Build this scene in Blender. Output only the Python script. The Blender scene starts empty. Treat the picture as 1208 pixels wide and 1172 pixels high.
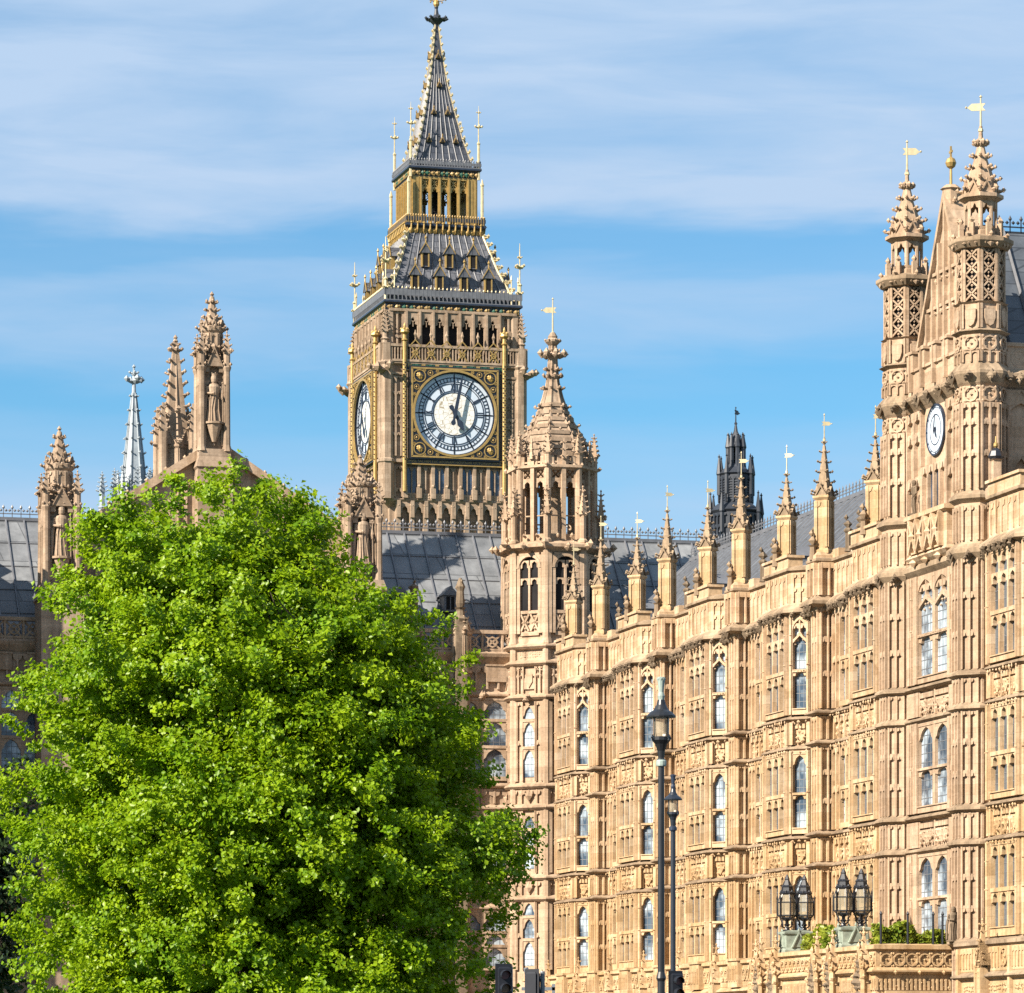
import bpy, math, random
import numpy as np
from mathutils import Vector, Matrix, noise as mnoise
R = math.radians
random.seed(7)
scene = bpy.context.scene
COL = scene.collection

# ------------------------------------------------------------------ camera
EYE = 1.7
cam_d = bpy.data.cameras.new('camera')
cam = bpy.data.objects.new('camera', cam_d)
COL.objects.link(cam)
cam.location = (0, 0, EYE)
cam.rotation_euler = (R(90), 0, 0)
cam_d.sensor_width = 36.0
cam_d.lens = 36.0 * 5000 / 1208
cam_d.shift_y = (1270 - 586) / 1208
cam_d.clip_start = 0.5
cam_d.clip_end = 20000
scene.camera = cam
scene.view_settings.view_transform = 'Standard'
scene.view_settings.look = 'None'
scene.view_settings.gamma = 1
scene.view_settings.exposure = 1.45
scene.render.engine = 'CYCLES'
scene.cycles.max_bounces = 6
scene.cycles.use_denoising = False

# ------------------------------------------------------------------ light
TO_SUN = Vector((-0.760 * 0.8387, -0.650 * 0.8387, 0.5446)).normalized()   # west-south-west, 33 degrees up
sun_d = bpy.data.lights.new('sun', 'SUN')
sun_d.energy = 5.0
sun_d.angle = R(0.5)
sun_d.color = (1.0, 0.90, 0.76)
sun = bpy.data.objects.new('sun', sun_d)
COL.objects.link(sun)
sun.location = (-60, -60, 90)
sun.rotation_euler = TO_SUN.to_track_quat('Z', 'Y').to_euler()

world = bpy.data.worlds.new('World')
scene.world = world
world.use_nodes = True
wn = world.node_tree
wn.nodes.clear()
def N(tree, kind, **kw):
    n = tree.nodes.new(kind)
    for k, v in kw.items():
        if k.startswith('i_'):
            key = k[2:]
            key = int(key) if key.isdigit() else key.replace('_', ' ')
            n.inputs[key].default_value = v
        else:
            setattr(n, k, v)
    return n
def L(tree, a, b): tree.links.new(a, b)
sky = N(wn, 'ShaderNodeTexSky', sky_type='NISHITA')
sky.sun_disc = False
sky.sun_elevation = R(33)
sky.sun_rotation = R(229.5)
sky.air_density = 1.0
sky.dust_density = 0.3
sky.ozone_density = 3.0
tc = N(wn, 'ShaderNodeTexCoord')
# thin cirrus: a bank above, a fainter band below it, edges and texture broken up by noise stretched along the horizon
def sky_noise(scale, loc, rot, detail, dist):
    mp = N(wn, 'ShaderNodeMapping'); mp.inputs['Scale'].default_value = scale; mp.inputs['Location'].default_value = loc; mp.inputs['Rotation'].default_value = (0, R(rot), 0)
    n = N(wn, 'ShaderNodeTexNoise', i_Scale=1.0, i_Detail=detail, i_Roughness=0.55, i_Distortion=dist)
    L(wn, tc.outputs['Generated'], mp.inputs[0]); L(wn, mp.outputs[0], n.inputs[0]); return n
na = sky_noise((5.0, 3.0, 34.0), (3.1, 0.0, 0.6), -4.0, 5.0, 0.3)
nb = sky_noise((13.0, 8.0, 80.0), (0.7, 0.0, 0.3), -7.0, 7.0, 0.35)
sep = N(wn, 'ShaderNodeSeparateXYZ'); L(wn, tc.outputs['Generated'], sep.inputs[0])
wa = N(wn, 'ShaderNodeMath', operation='MULTIPLY_ADD', i_1=0.040, i_2=-0.020); L(wn, na.outputs[0], wa.inputs[0])
wb = N(wn, 'ShaderNodeMath', operation='MULTIPLY_ADD', i_1=0.014); L(wn, nb.outputs[0], wb.inputs[0]); L(wn, wa.outputs[0], wb.inputs[2])
wc = N(wn, 'ShaderNodeMath', operation='ADD'); L(wn, wb.outputs[0], wc.inputs[0]); L(wn, sep.outputs['Z'], wc.inputs[1])
el = N(wn, 'ShaderNodeMapRange', i_1=0.06, i_2=0.26, i_3=0.0, i_4=1.0); L(wn, wc.outputs[0], el.inputs[0])
ramp = N(wn, 'ShaderNodeValToRGB'); L(wn, el.outputs[0], ramp.inputs[0])
stops = ((.06, .92), (.134, .80), (.153, .36), (.166, .06), (.181, .48), (.189, .58), (.196, .20), (.201, .16), (.212, .88), (.230, .98), (.26, .9))
while len(ramp.color_ramp.elements) < len(stops): ramp.color_ramp.elements.new(0.5)
for e, (z_, v_) in zip(ramp.color_ramp.elements, stops): e.position = (z_ - .06) / .2; e.color = (v_, v_, v_, 1)
ramp.color_ramp.interpolation = 'EASE'
nm = N(wn, 'ShaderNodeMapRange', i_1=0.30, i_2=0.66, i_3=0.60, i_4=1.15); L(wn, nb.outputs[0], nm.inputs[0])
cr = N(wn, 'ShaderNodeMath', operation='MULTIPLY', use_clamp=True); L(wn, ramp.outputs[0], cr.inputs[0]); L(wn, nm.outputs[0], cr.inputs[1])
tint = N(wn, 'ShaderNodeMixRGB', blend_type='MULTIPLY', i_0=1.0); L(wn, sky.outputs[0], tint.inputs[1]); tint.inputs[2].default_value = (0.40, 0.735, 0.86, 1)
mx = N(wn, 'ShaderNodeMixRGB'); L(wn, cr.outputs[0], mx.inputs[0]); L(wn, tint.outputs[0], mx.inputs[1]); mx.inputs[2].default_value = (3.05, 4.05, 5.4, 1)
bg = N(wn, 'ShaderNodeBackground', i_Strength=0.0605); L(wn, mx.outputs[0], bg.inputs[0])
wo = N(wn, 'ShaderNodeOutputWorld'); L(wn, bg.outputs[0], wo.inputs[0])

# ------------------------------------------------------------------ materials
ALB = 0.81
def dim(c, k=ALB): return tuple(x * k for x in c)
def new_mat(name):
    m = bpy.data.materials.new(name); m.use_nodes = True
    t = m.node_tree; b = t.nodes['Principled BSDF']
    return m, t, b
def wall_coord(t, ky=0.8, sx=1.0):
    c = N(t, 'ShaderNodeTexCoord'); s = N(t, 'ShaderNodeSeparateXYZ'); L(t, c.outputs['Object'], s.inputs[0])
    m = N(t, 'ShaderNodeMath', operation='MULTIPLY_ADD', i_1=ky); L(t, s.outputs['Y'], m.inputs[0]); L(t, s.outputs['X'], m.inputs[2])
    cb = N(t, 'ShaderNodeCombineXYZ'); L(t, m.outputs[0], cb.inputs[0]); L(t, s.outputs['Z'], cb.inputs[1])
    return c, cb
def stone_mat(name, ca, cb_, cc, bw=0.85, bh=0.36, stain=0.5, bump=0.25, upper=None):
    """ashlar: block to block tone changes, cloudy weathering, rain streaks, fine grain"""
    ca, cb_, cc = dim(ca), dim(cb_), dim(cc)
    m, t, b = new_mat(name)
    c, w = wall_coord(t)
    br = N(t, 'ShaderNodeTexBrick', i_Scale=1.0)
    br.inputs['Color1'].default_value = (*ca, 1); br.inputs['Color2'].default_value = (*cb_, 1)
    br.inputs['Mortar'].default_value = (*[x * 0.80 for x in ca], 1)
    br.inputs['Mortar Size'].default_value = 0.008; br.inputs['Mortar Smooth'].default_value = 0.3; br.inputs['Bias'].default_value = 0.0
    br.inputs['Brick Width'].default_value = bw; br.inputs['Row Height'].default_value = bh
    L(t, w.outputs[0], br.inputs['Vector'])
    n1 = N(t, 'ShaderNodeTexNoise', i_Scale=0.55, i_Detail=6.0, i_Roughness=0.62); L(t, c.outputs['Object'], n1.inputs[0])
    r1 = N(t, 'ShaderNodeMapRange', i_1=0.36, i_2=0.68, i_3=0.0, i_4=stain); L(t, n1.outputs[0], r1.inputs[0])
    mx = N(t, 'ShaderNodeMixRGB'); L(t, r1.outputs[0], mx.inputs[0]); L(t, br.outputs[0], mx.inputs[1]); mx.inputs[2].default_value = (*cc, 1)
    if upper:                                                       # paler beds used in the upper storeys
        sz = N(t, 'ShaderNodeSeparateXYZ'); L(t, c.outputs['Object'], sz.inputs[0])
        rz = N(t, 'ShaderNodeMapRange', i_1=9.0, i_2=19.0, i_3=0.0, i_4=0.85); L(t, sz.outputs['Z'], rz.inputs[0])
        mu = N(t, 'ShaderNodeMixRGB', blend_type='MULTIPLY'); L(t, rz.outputs[0], mu.inputs[0]); L(t, mx.outputs[0], mu.inputs[1]); mu.inputs[2].default_value = (*upper, 1); mx = mu
    mp = N(t, 'ShaderNodeMapping'); mp.inputs['Scale'].default_value = (2.4, 2.4, 0.16); L(t, c.outputs['Object'], mp.inputs[0])
    n2 = N(t, 'ShaderNodeTexNoise', i_Scale=1.0, i_Detail=5.0, i_Roughness=0.6); L(t, mp.outputs[0], n2.inputs[0])
    r2 = N(t, 'ShaderNodeMapRange', i_1=0.46, i_2=0.72, i_3=0.0, i_4=0.8); L(t, n2.outputs[0], r2.inputs[0])
    m2 = N(t, 'ShaderNodeMixRGB'); L(t, r2.outputs[0], m2.inputs[0]); L(t, mx.outputs[0], m2.inputs[1]); m2.inputs[2].default_value = (*[x * 0.52 for x in cc], 1)
    # the odd paler replacement block
    ms = N(t, 'ShaderNodeMapping'); ms.inputs['Scale'].default_value = (1 / (bw * 1.3), 1 / (bh * 1.05), 1); L(t, w.outputs[0], ms.inputs[0])
    vo = N(t, 'ShaderNodeTexVoronoi', i_Scale=1.0, i_Randomness=0.25, distance='CHEBYCHEV'); L(t, ms.outputs[0], vo.inputs[0])
    sv = N(t, 'ShaderNodeSeparateColor'); L(t, vo.outputs['Color'], sv.inputs[0])
    rv = N(t, 'ShaderNodeMapRange', i_1=0.82, i_2=0.92, i_3=0.0, i_4=0.26); L(t, sv.outputs[0], rv.inputs[0])
    mv = N(t, 'ShaderNodeMixRGB'); L(t, rv.outputs[0], mv.inputs[0]); L(t, m2.outputs[0], mv.inputs[1]); mv.inputs[2].default_value = (*[min(.7, x * 1.22) for x in cb_], 1)
    rd = N(t, 'ShaderNodeMapRange', i_1=0.86, i_2=0.95, i_3=0.0, i_4=0.24); L(t, sv.outputs[1], rd.inputs[0])
    md = N(t, 'ShaderNodeMixRGB'); L(t, rd.outputs[0], md.inputs[0]); L(t, mv.outputs[0], md.inputs[1]); md.inputs[2].default_value = (*[x * .62 for x in cc], 1); m2 = md
    n3 = N(t, 'ShaderNodeTexNoise', i_Scale=9.0, i_Detail=4.0, i_Roughness=0.7); L(t, c.outputs['Object'], n3.inputs[0])
    r3 = N(t, 'ShaderNodeMapRange', i_1=0.3, i_2=0.7, i_3=0.80, i_4=1.14); L(t, n3.outputs[0], r3.inputs[0])
    m3 = N(t, 'ShaderNodeMixRGB', blend_type='MULTIPLY', i_0=1.0); L(t, m2.outputs[0], m3.inputs[1]); L(t, r3.outputs[0], m3.inputs[2])
    L(t, m3.outputs[0], b.inputs['Base Color'])
    b.inputs['Roughness'].default_value = 0.9
    b.inputs['Specular IOR Level'].default_value = 0.2
    bp = N(t, 'ShaderNodeBump', i_Strength=bump, i_Distance=0.03); L(t, n3.outputs[0], bp.inputs['Height']); L(t, bp.outputs[0], b.inputs['Normal'])
    return m
def plain_mat(name, col, rough=0.6, metal=0.0, var=0.25, scale=3.0, spec=0.4):
    m, t, b = new_mat(name); col = dim(col)
    c = N(t, 'ShaderNodeTexCoord')
    n = N(t, 'ShaderNodeTexNoise', i_Scale=scale, i_Detail=5.0, i_Roughness=0.6); L(t, c.outputs['Object'], n.inputs[0])
    r = N(t, 'ShaderNodeMapRange', i_1=0.3, i_2=0.7, i_3=1 - var, i_4=1 + var); L(t, n.outputs[0], r.inputs[0])
    mx = N(t, 'ShaderNodeMixRGB', blend_type='MULTIPLY', i_0=1.0); mx.inputs[1].default_value = (*col, 1); L(t, r.outputs[0], mx.inputs[2])
    L(t, mx.outputs[0], b.inputs['Base Color'])
    b.inputs['Roughness'].default_value = rough; b.inputs['Metallic'].default_value = metal; b.inputs['Specular IOR Level'].default_value = spec
    return m
def sheet_mat(name, ca, cb_, bw, bh, rough=0.5, spec=0.4, swap=False, mortar=0.5):
    """roof covering in sheets or slates"""
    ca, cb_ = dim(ca, .70), dim(cb_, .70)
    m, t, b = new_mat(name)
    c, w = wall_coord(t, 0.35)
    br = N(t, 'ShaderNodeTexBrick', i_Scale=1.0)
    br.inputs['Color1'].default_value = (*ca, 1); br.inputs['Color2'].default_value = (*cb_, 1); br.inputs['Mortar'].default_value = (*[x * mortar for x in ca], 1)
    br.inputs['Brick Width'].default_value = bw; br.inputs['Row Height'].default_value = bh; br.inputs['Mortar Size'].default_value = 0.025
    L(t, w.outputs[0], br.inputs['Vector'])
    n = N(t, 'ShaderNodeTexNoise', i_Scale=0.9, i_Detail=7.0, i_Roughness=0.65); L(t, c.outputs['Object'], n.inputs[0])
    r = N(t, 'ShaderNodeMapRange', i_1=0.3, i_2=0.7, i_3=0.58, i_4=1.25); L(t, n.outputs[0], r.inputs[0])
    mx = N(t, 'ShaderNodeMixRGB', blend_type='MULTIPLY', i_0=1.0); L(t, br.outputs[0], mx.inputs[1]); L(t, r.outputs[0], mx.inputs[2])
    L(t, mx.outputs[0], b.inputs['Base Color'])
    r2 = N(t, 'ShaderNodeMapRange', i_1=0.3, i_2=0.7, i_3=rough - 0.12, i_4=rough + 0.15); L(t, n.outputs[0], r2.inputs[0]); L(t, r2.outputs[0], b.inputs['Roughness'])
    b.inputs['Specular IOR Level'].default_value = spec
    return m
def glass_mat(name, ca, cb_, rough=0.12):
    """leaded panes: every quarry a slightly different tone, pale tone put in for blinds and sky reflection"""
    ca, cb_ = dim(ca, .8), dim(cb_, .8)
    m, t, b = new_mat(name)
    c = N(t, 'ShaderNodeTexCoord')
    mp = N(t, 'ShaderNodeMapping'); mp.inputs['Scale'].default_value = (5.0, 5.0, 3.4); L(t, c.outputs['Object'], mp.inputs[0])
    v = N(t, 'ShaderNodeTexVoronoi', i_Scale=1.0, i_Randomness=0.3); L(t, mp.outputs[0], v.inputs[0])
    g = N(t, 'ShaderNodeNewGeometry')
    n = N(t, 'ShaderNodeTexNoise', i_Scale=0.8, i_Detail=3.0); L(t, g.outputs['Position'], n.inputs[0])
    s = N(t, 'ShaderNodeSeparateColor'); L(t, v.outputs['Color'], s.inputs[0])
    a = N(t, 'ShaderNodeMath', operation='MULTIPLY_ADD', i_1=0.45); L(t, s.outputs[0], a.inputs[0])
    r = N(t, 'ShaderNodeMapRange', i_1=0.40, i_2=0.60, i_3=-0.3, i_4=0.85); L(t, n.outputs[0], r.inputs[0]); L(t, r.outputs[0], a.inputs[2])
    mx = N(t, 'ShaderNodeMixRGB'); L(t, a.outputs[0], mx.inputs[0]); mx.inputs[1].default_value = (*ca, 1); mx.inputs[2].default_value = (*cb_, 1)  # pale end of the colour holds blinds and painted sky reflection
    L(t, mx.outputs[0], b.inputs['Base Color'])
    b.inputs['Roughness'].default_value = rough; b.inputs['Specular IOR Level'].default_value = 0.7
    bp = N(t, 'ShaderNodeBump', i_Strength=0.12, i_Distance=0.02); L(t, s.outputs[1], bp.inputs['Height']); L(t, bp.outputs[0], b.inputs['Normal'])
    return m
HONEY = stone_mat('honey_limestone', (0.485, 0.337, 0.195), (0.605, 0.455, 0.290), (0.435, 0.268, 0.122), stain=0.75, upper=(1.0, 1.025, 1.2))
BUFF = stone_mat('buff_limestone', (0.43, 0.305, 0.205), (0.52, 0.385, 0.275), (0.34, 0.232, 0.148), stain=0.6)
TAN = stone_mat('tan_limestone', (0.36, 0.262, 0.185), (0.44, 0.335, 0.245), (0.26, 0.183, 0.122), stain=0.65)
LEDGE = stone_mat('lichened_ledge_stone', (0.33, 0.24, 0.155), (0.42, 0.315, 0.215), (0.20, 0.14, 0.09), stain=0.75)
WORN = stone_mat('weathered_limestone', (0.21, 0.155, 0.105), (0.29, 0.22, 0.15), (0.12, 0.088, 0.06), stain=0.8)
LEAD = sheet_mat('grey_lead', (0.17, 0.18, 0.195), (0.26, 0.272, 0.285), 3.1, 1.05, rough=0.6, mortar=0.6)
SLATE = sheet_mat('blue_slate', (0.085, 0.098, 0.118), (0.135, 0.152, 0.175), 0.9, 0.5, rough=0.42, mortar=0.6)
IRON_ROOF = sheet_mat('cast_iron_tiles', (0.105, 0.11, 0.13), (0.17, 0.175, 0.195), 0.42, 0.55, rough=0.42, mortar=0.5)
ROLL = plain_mat('lead_roll', (0.125, 0.13, 0.145), 0.45, 0.0, 0.2, 2.0, 0.5)
PALE_LEAD = plain_mat('bleached_lead', (0.27, 0.31, 0.345), 0.5, 0.0, 0.3, 1.5, 0.5)
SPIRE_SLATE = sheet_mat('spire_slate', (0.06, 0.068, 0.09), (0.10, 0.108, 0.13), 0.42, 0.55, rough=0.4, mortar=0.6)
DARK_LEAD = plain_mat('sooty_iron', (0.026, 0.031, 0.042), 0.5, 0.1, 0.35, 1.0, 0.5)
GOLD = plain_mat('gold_leaf', (0.40, 0.262, 0.085), 0.45, 0.4, 0.22, 4.0, 0.6)
PALE_GOLD = plain_mat('pale_gilding', (0.60, 0.50, 0.30), 0.38, 0.25, 0.2, 4.0, 0.6)
BLACK = plain_mat('black_paint', (0.016, 0.018, 0.024), 0.35, 0.0, 0.3, 5.0, 0.5)
INK = plain_mat('dark_blue_iron', (0.022, 0.032, 0.055), 0.4, 0.0, 0.3, 3.0, 0.4)
VOID = plain_mat('dark_interior', (0.022, 0.021, 0.022), 0.95, 0.0, 0.3, 1.0, 0.05)
GREEN = plain_mat('green_enamel', (0.022, 0.085, 0.055), 0.4, 0.0, 0.3, 5.0, 0.4)
OPAL = plain_mat('opal_glass', (0.54, 0.61, 0.70), 0.25, 0.0, 0.06, 1.5, 0.5)
COPPER = plain_mat('green_copper', (0.235, 0.27, 0.22), 0.75, 0.0, 0.5, 2.0, 0.3)
LAMPGLASS = plain_mat('frosted_lamp_glass', (0.40, 0.35, 0.25), 0.22, 0.0, 0.15, 3.0, 0.5)
GLASS = glass_mat('leaded_glass', (0.045, 0.07, 0.105), (0.43, 0.51, 0.58))
DARKGLASS = glass_mat('dim_leaded_glass', (0.03, 0.04, 0.05), (0.10, 0.12, 0.14), 0.3)
BLUEGLASS = glass_mat('blue_window_glass', (0.020, 0.032, 0.055), (0.05, 0.085, 0.15))
CAME = plain_mat('lead_came', (0.14, 0.15, 0.165), 0.5, 0.0, 0.2, 3.0, 0.4)
# lantern panes: half clear
_t = LAMPGLASS.node_tree; _b = _t.nodes['Principled BSDF']; _tr = N(_t, 'ShaderNodeBsdfTransparent'); _m = N(_t, 'ShaderNodeMixShader', i_0=0.5)
L(_t, _b.outputs[0], _m.inputs[1]); L(_t, _tr.outputs[0], _m.inputs[2]); L(_t, _m.outputs[0], _t.nodes['Material Output'].inputs[0])
# dial centre: pale opal glass with a fine net of iron glazing bars
def dial_mat():
    m, t, b = new_mat('dial_lattice')
    c = N(t, 'ShaderNodeTexCoord')
    v = N(t, 'ShaderNodeTexVoronoi', feature='DISTANCE_TO_EDGE', i_Scale=2.6, i_Randomness=0.55); L(t, c.outputs['Object'], v.inputs[0])
    r = N(t, 'ShaderNodeMapRange', i_1=0.012, i_2=0.036); L(t, v.outputs[0], r.inputs[0])
    mx = N(t, 'ShaderNodeMixRGB'); L(t, r.outputs[0], mx.inputs[0]); mx.inputs[1].default_value = (0.30, 0.25, 0.17, 1); mx.inputs[2].default_value = (0.60, 0.595, 0.57, 1)
    L(t, mx.outputs[0], b.inputs['Base Color']); b.inputs['Roughness'].default_value = 0.3
    return m
DIAL = dial_mat()
def leaf_mat(name, ca, cb_, trans=0.35):
    m, t, b = new_mat(name)
    g = N(t, 'ShaderNodeNewGeometry')
    n = N(t, 'ShaderNodeTexNoise', i_Scale=0.8, i_Detail=3.0); L(t, g.outputs['Position'], n.inputs[0])
    ri = N(t, 'ShaderNodeMath', operation='MULTIPLY_ADD', i_1=0.5); L(t, g.outputs['Random Per Island'], ri.inputs[0])
    r = N(t, 'ShaderNodeMapRange', i_1=0.35, i_2=0.65, i_3=-0.05, i_4=0.5); L(t, n.outputs[0], r.inputs[0]); L(t, r.outputs[0], ri.inputs[2])
    mx = N(t, 'ShaderNodeMixRGB'); L(t, ri.outputs[0], mx.inputs[0]); mx.inputs[1].default_value = (*ca, 1); mx.inputs[2].default_value = (*cb_, 1)
    L(t, mx.outputs[0], b.inputs['Base Color']); b.inputs['Roughness'].default_value = 0.42; b.inputs['Specular IOR Level'].default_value = 0.35
    tr = N(t, 'ShaderNodeBsdfTranslucent'); L(t, mx.outputs[0], tr.inputs[0])
    ms = N(t, 'ShaderNodeMixShader', i_0=trans); L(t, b.outputs[0], ms.inputs[1]); L(t, tr.outputs[0], ms.inputs[2])
    L(t, ms.outputs[0], t.nodes['Material Output'].inputs[0])
    return m
LEAF = leaf_mat('plane_leaves', (0.115, 0.240, 0.005), (0.315, 0.430, 0.009), 0.50)
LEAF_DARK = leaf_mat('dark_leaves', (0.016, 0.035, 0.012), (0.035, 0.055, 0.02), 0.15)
LEAF_SHRUB = leaf_mat('shrub_leaves', (0.08, 0.15, 0.012), (0.34, 0.36, 0.04), 0.35)
BARK = plain_mat('bark', (0.07, 0.055, 0.042), 0.9, 0.0, 0.4, 6.0, 0.1)
ASPHALT = plain_mat('asphalt', (0.05, 0.05, 0.052), 0.9, 0.0, 0.25, 1.5, 0.2)
PAVING = sheet_mat('paving_slabs', (0.26, 0.245, 0.22), (0.32, 0.30, 0.27), 0.9, 0.6, rough=0.85, spec=0.2)
GRASS = plain_mat('lawn', (0.05, 0.10, 0.025), 0.95, 0.0, 0.4, 2.0, 0.1)
WHITE = plain_mat('road_paint', (0.75, 0.75, 0.72), 0.7, 0.0, 0.1, 2.0, 0.2)
# ------------------------------------------------------------------ mesh kit
class Frame:
    def __init__(s, mb, T): s.mb, s.T = mb, T
    def __enter__(s): s.old = s.mb.T; s.mb.T = s.T
    def __exit__(s, *a): s.mb.T = s.old
class MB:
    """collects faces in nested upright frames; facing frame: x to the viewer's right, y into the wall, z up"""
    def __init__(s): s.v = []; s.f = []; s.mi = []; s.m = 0; s.T = (0.0, 0.0, 0.0, 1.0, 0.0)
    def at(s, x=0, y=0, z=0, deg=0):
        ox, oy, oz, c, n = s.T; a, b = math.cos(R(deg)), math.sin(R(deg))
        return Frame(s, (ox + c * x - n * y, oy + n * x + c * y, oz + z, c * a - n * b, n * a + c * b))
    def add(s, vs, fs):
        ox, oy, oz, c, n = s.T; b = len(s.v)
        s.v.extend((ox + c * x - n * y, oy + n * x + c * y, oz + z) for x, y, z in vs)
        for f in fs: s.f.append([b + i for i in f]); s.mi.append(s.m)
    def box(s, x0, x1, y0, y1, z0, z1):
        s.add([(x0, y0, z0), (x1, y0, z0), (x1, y1, z0), (x0, y1, z0), (x0, y0, z1), (x1, y0, z1), (x1, y1, z1), (x0, y1, z1)],
              [(0, 3, 2, 1), (4, 5, 6, 7), (0, 1, 5, 4), (1, 2, 6, 5), (2, 3, 7, 6), (3, 0, 4, 7)])
    def prism(s, pts, y0, y1):
        """polygon in x,z (counter-clockwise seen from the front) pushed from y0 (front) to y1"""
        n = len(pts)
        s.add([(x, y0, z) for x, z in pts] + [(x, y1, z) for x, z in pts],
              [tuple(range(n)), tuple(range(2 * n - 1, n - 1, -1))] + [(i, n + i, n + (i + 1) % n, (i + 1) % n) for i in range(n)])
    def slab(s, pts, z0, z1):
        """polygon in plan x,y pulled up from z0 to z1"""
        n = len(pts)
        s.add([(x, y, z0) for x, y in pts] + [(x, y, z1) for x, y in pts],
              [tuple(range(n - 1, -1, -1)), tuple(range(n, 2 * n))] + [(i, (i + 1) % n, n + (i + 1) % n, n + i) for i in range(n)])
    def lathe(s, cx, cy, prof, n=8, rot=None, apo=True, sx=1.0, sy=1.0, thr=None):
        """rings of (radius, z); with apo the radius is to the flats and a flat faces the front"""
        k = 1 / math.cos(math.pi / n) if apo else 1.0
        rot = (-90 + 180 / n) if rot is None else rot
        vs = []; fs = []
        for r, z in prof:
            for i in range(n):
                a = R(rot) + 2 * math.pi * i / n
                vs.append((cx + sx * k * r * math.cos(a), cy + sy * k * r * math.sin(a), z))
        for j in range(len(prof) - 1):
            for i in range(n):
                a, b = j * n + i, j * n + (i + 1) % n
                fs.append((a, b, b + n, a + n))
        fs.append(tuple(range(n - 1, -1, -1))); m = (len(prof) - 1) * n; fs.append(tuple(range(m, m + n)))
        s.add(vs, fs)
        if thr:                                                     # weathered ledges: what stands out beyond thr
            k0 = len(s.mi) - len(fs)
            for j in range(len(prof) - 1):
                if max(prof[j][0], prof[j + 1][0]) > thr:
                    for i in range(n): s.mi[k0 + j * n + i] = s.ledge
    def sweep(s, path, prof, closed=False, thr=None):
        """profile of (outward, z) carried along a plan path with mitred corners; outward is to the right of travel"""
        P = [Vector(p) for p in path]; n = len(P); off = []
        for i in range(n):
            def nrm(a, b):
                d = (b - a).normalized(); return Vector((d.y, -d.x))
            ns = []
            if i > 0 or closed: ns.append(nrm(P[i - 1], P[i]))
            if i < n - 1 or closed: ns.append(nrm(P[i], P[(i + 1) % n]))
            m = (ns[0] + ns[-1]) / 2
            off.append(m / max(m.length_squared, 0.15))
        vs = []; k = len(prof)
        for i in range(n):
            for o, z in prof: q = P[i] + off[i] * o; vs.append((q.x, q.y, z))
        fs = []
        for i in range(n if closed else n - 1):
            a, b = i * k, ((i + 1) % n) * k
            for j in range(k - 1): fs.append((a + j, b + j, b + j + 1, a + j + 1))
        s.add(vs, fs)
        if thr:
            k0 = len(s.mi) - len(fs)
            for q in range(len(fs)):
                j = q % (k - 1)
                if max(prof[j][0], prof[j + 1][0]) > thr: s.mi[k0 + q] = s.ledge
    def knob(s, x, y, z, r, sx=1, sy=1, sz=1, jit=0.0):
        rr = lambda: r * (1 + jit * (random.random() - 0.5) * 2)
        s.add([(x - rr() * sx, y, z), (x + rr() * sx, y, z), (x, y - rr() * sy, z), (x, y + rr() * sy, z), (x, y, z - rr() * sz), (x, y, z + rr() * sz)],
              [(0, 2, 5), (2, 1, 5), (1, 3, 5), (3, 0, 5), (2, 0, 4), (1, 2, 4), (3, 1, 4), (0, 3, 4)])
    def tube(s, pts, rads, n=6):
        P = [Vector(p) for p in pts]; vs = []; fs = []
        for i, p in enumerate(P):
            d = (P[min(i + 1, len(P) - 1)] - P[max(i - 1, 0)]).normalized()
            u = d.cross(Vector((0, 0, 1)) if abs(d.z) < 0.9 else Vector((1, 0, 0))).normalized(); w = d.cross(u)
            for k in range(n):
                a = 2 * math.pi * k / n; q = p + (u * math.cos(a) + w * math.sin(a)) * rads[i]; vs.append(tuple(q))
        for i in range(len(P) - 1):
            for k in range(n): fs.append((i * n + k, i * n + (k + 1) % n, (i + 1) * n + (k + 1) % n, (i + 1) * n + k))
        fs.append(tuple(range(n))); fs.append(tuple(range((len(P) - 1) * n, len(P) * n)))
        s.add(vs, fs)
    def build(s, name, mats, parent=None, loc=(0, 0, 0), deg=0, smooth=False):
        me = bpy.data.meshes.new(name); me.from_pydata(s.v, [], s.f)
        mats = mats if isinstance(mats, (list, tuple)) else [mats]
        for m in mats: me.materials.append(m)
        if len(mats) > 1: me.polygons.foreach_set('material_index', s.mi)
        if smooth: me.polygons.foreach_set('use_smooth', [True] * len(me.polygons))
        me.update()
        return put(name, me, parent, loc, deg)
def put(name, data, parent=None, loc=(0, 0, 0), deg=0):
    o = bpy.data.objects.new(name, data); COL.objects.link(o)
    o.location = loc; o.rotation_euler = (0, 0, R(deg)); o.parent = parent
    return o
def thing(name, label, cat, loc=(0, 0, 0), deg=0, group=None):
    o = put(name, None, None, loc, deg)
    return tag(o, label, cat, group)
def tag(o, label, cat, group=None, kind=None):
    if label: o['label'] = label
    if cat: o['category'] = cat
    if group: o['group'] = group
    if kind: o['kind'] = kind
    return o
def again(o, parent, loc=None, deg=None):
    """the same part once more, with its sub-parts"""
    c = o.copy(); COL.objects.link(c); c.parent = parent
    if loc is not None: c.location = loc
    if deg is not None: c.rotation_euler = (0, 0, R(deg))
    for ch in list(o.children): again(ch, c)
    return c

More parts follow.
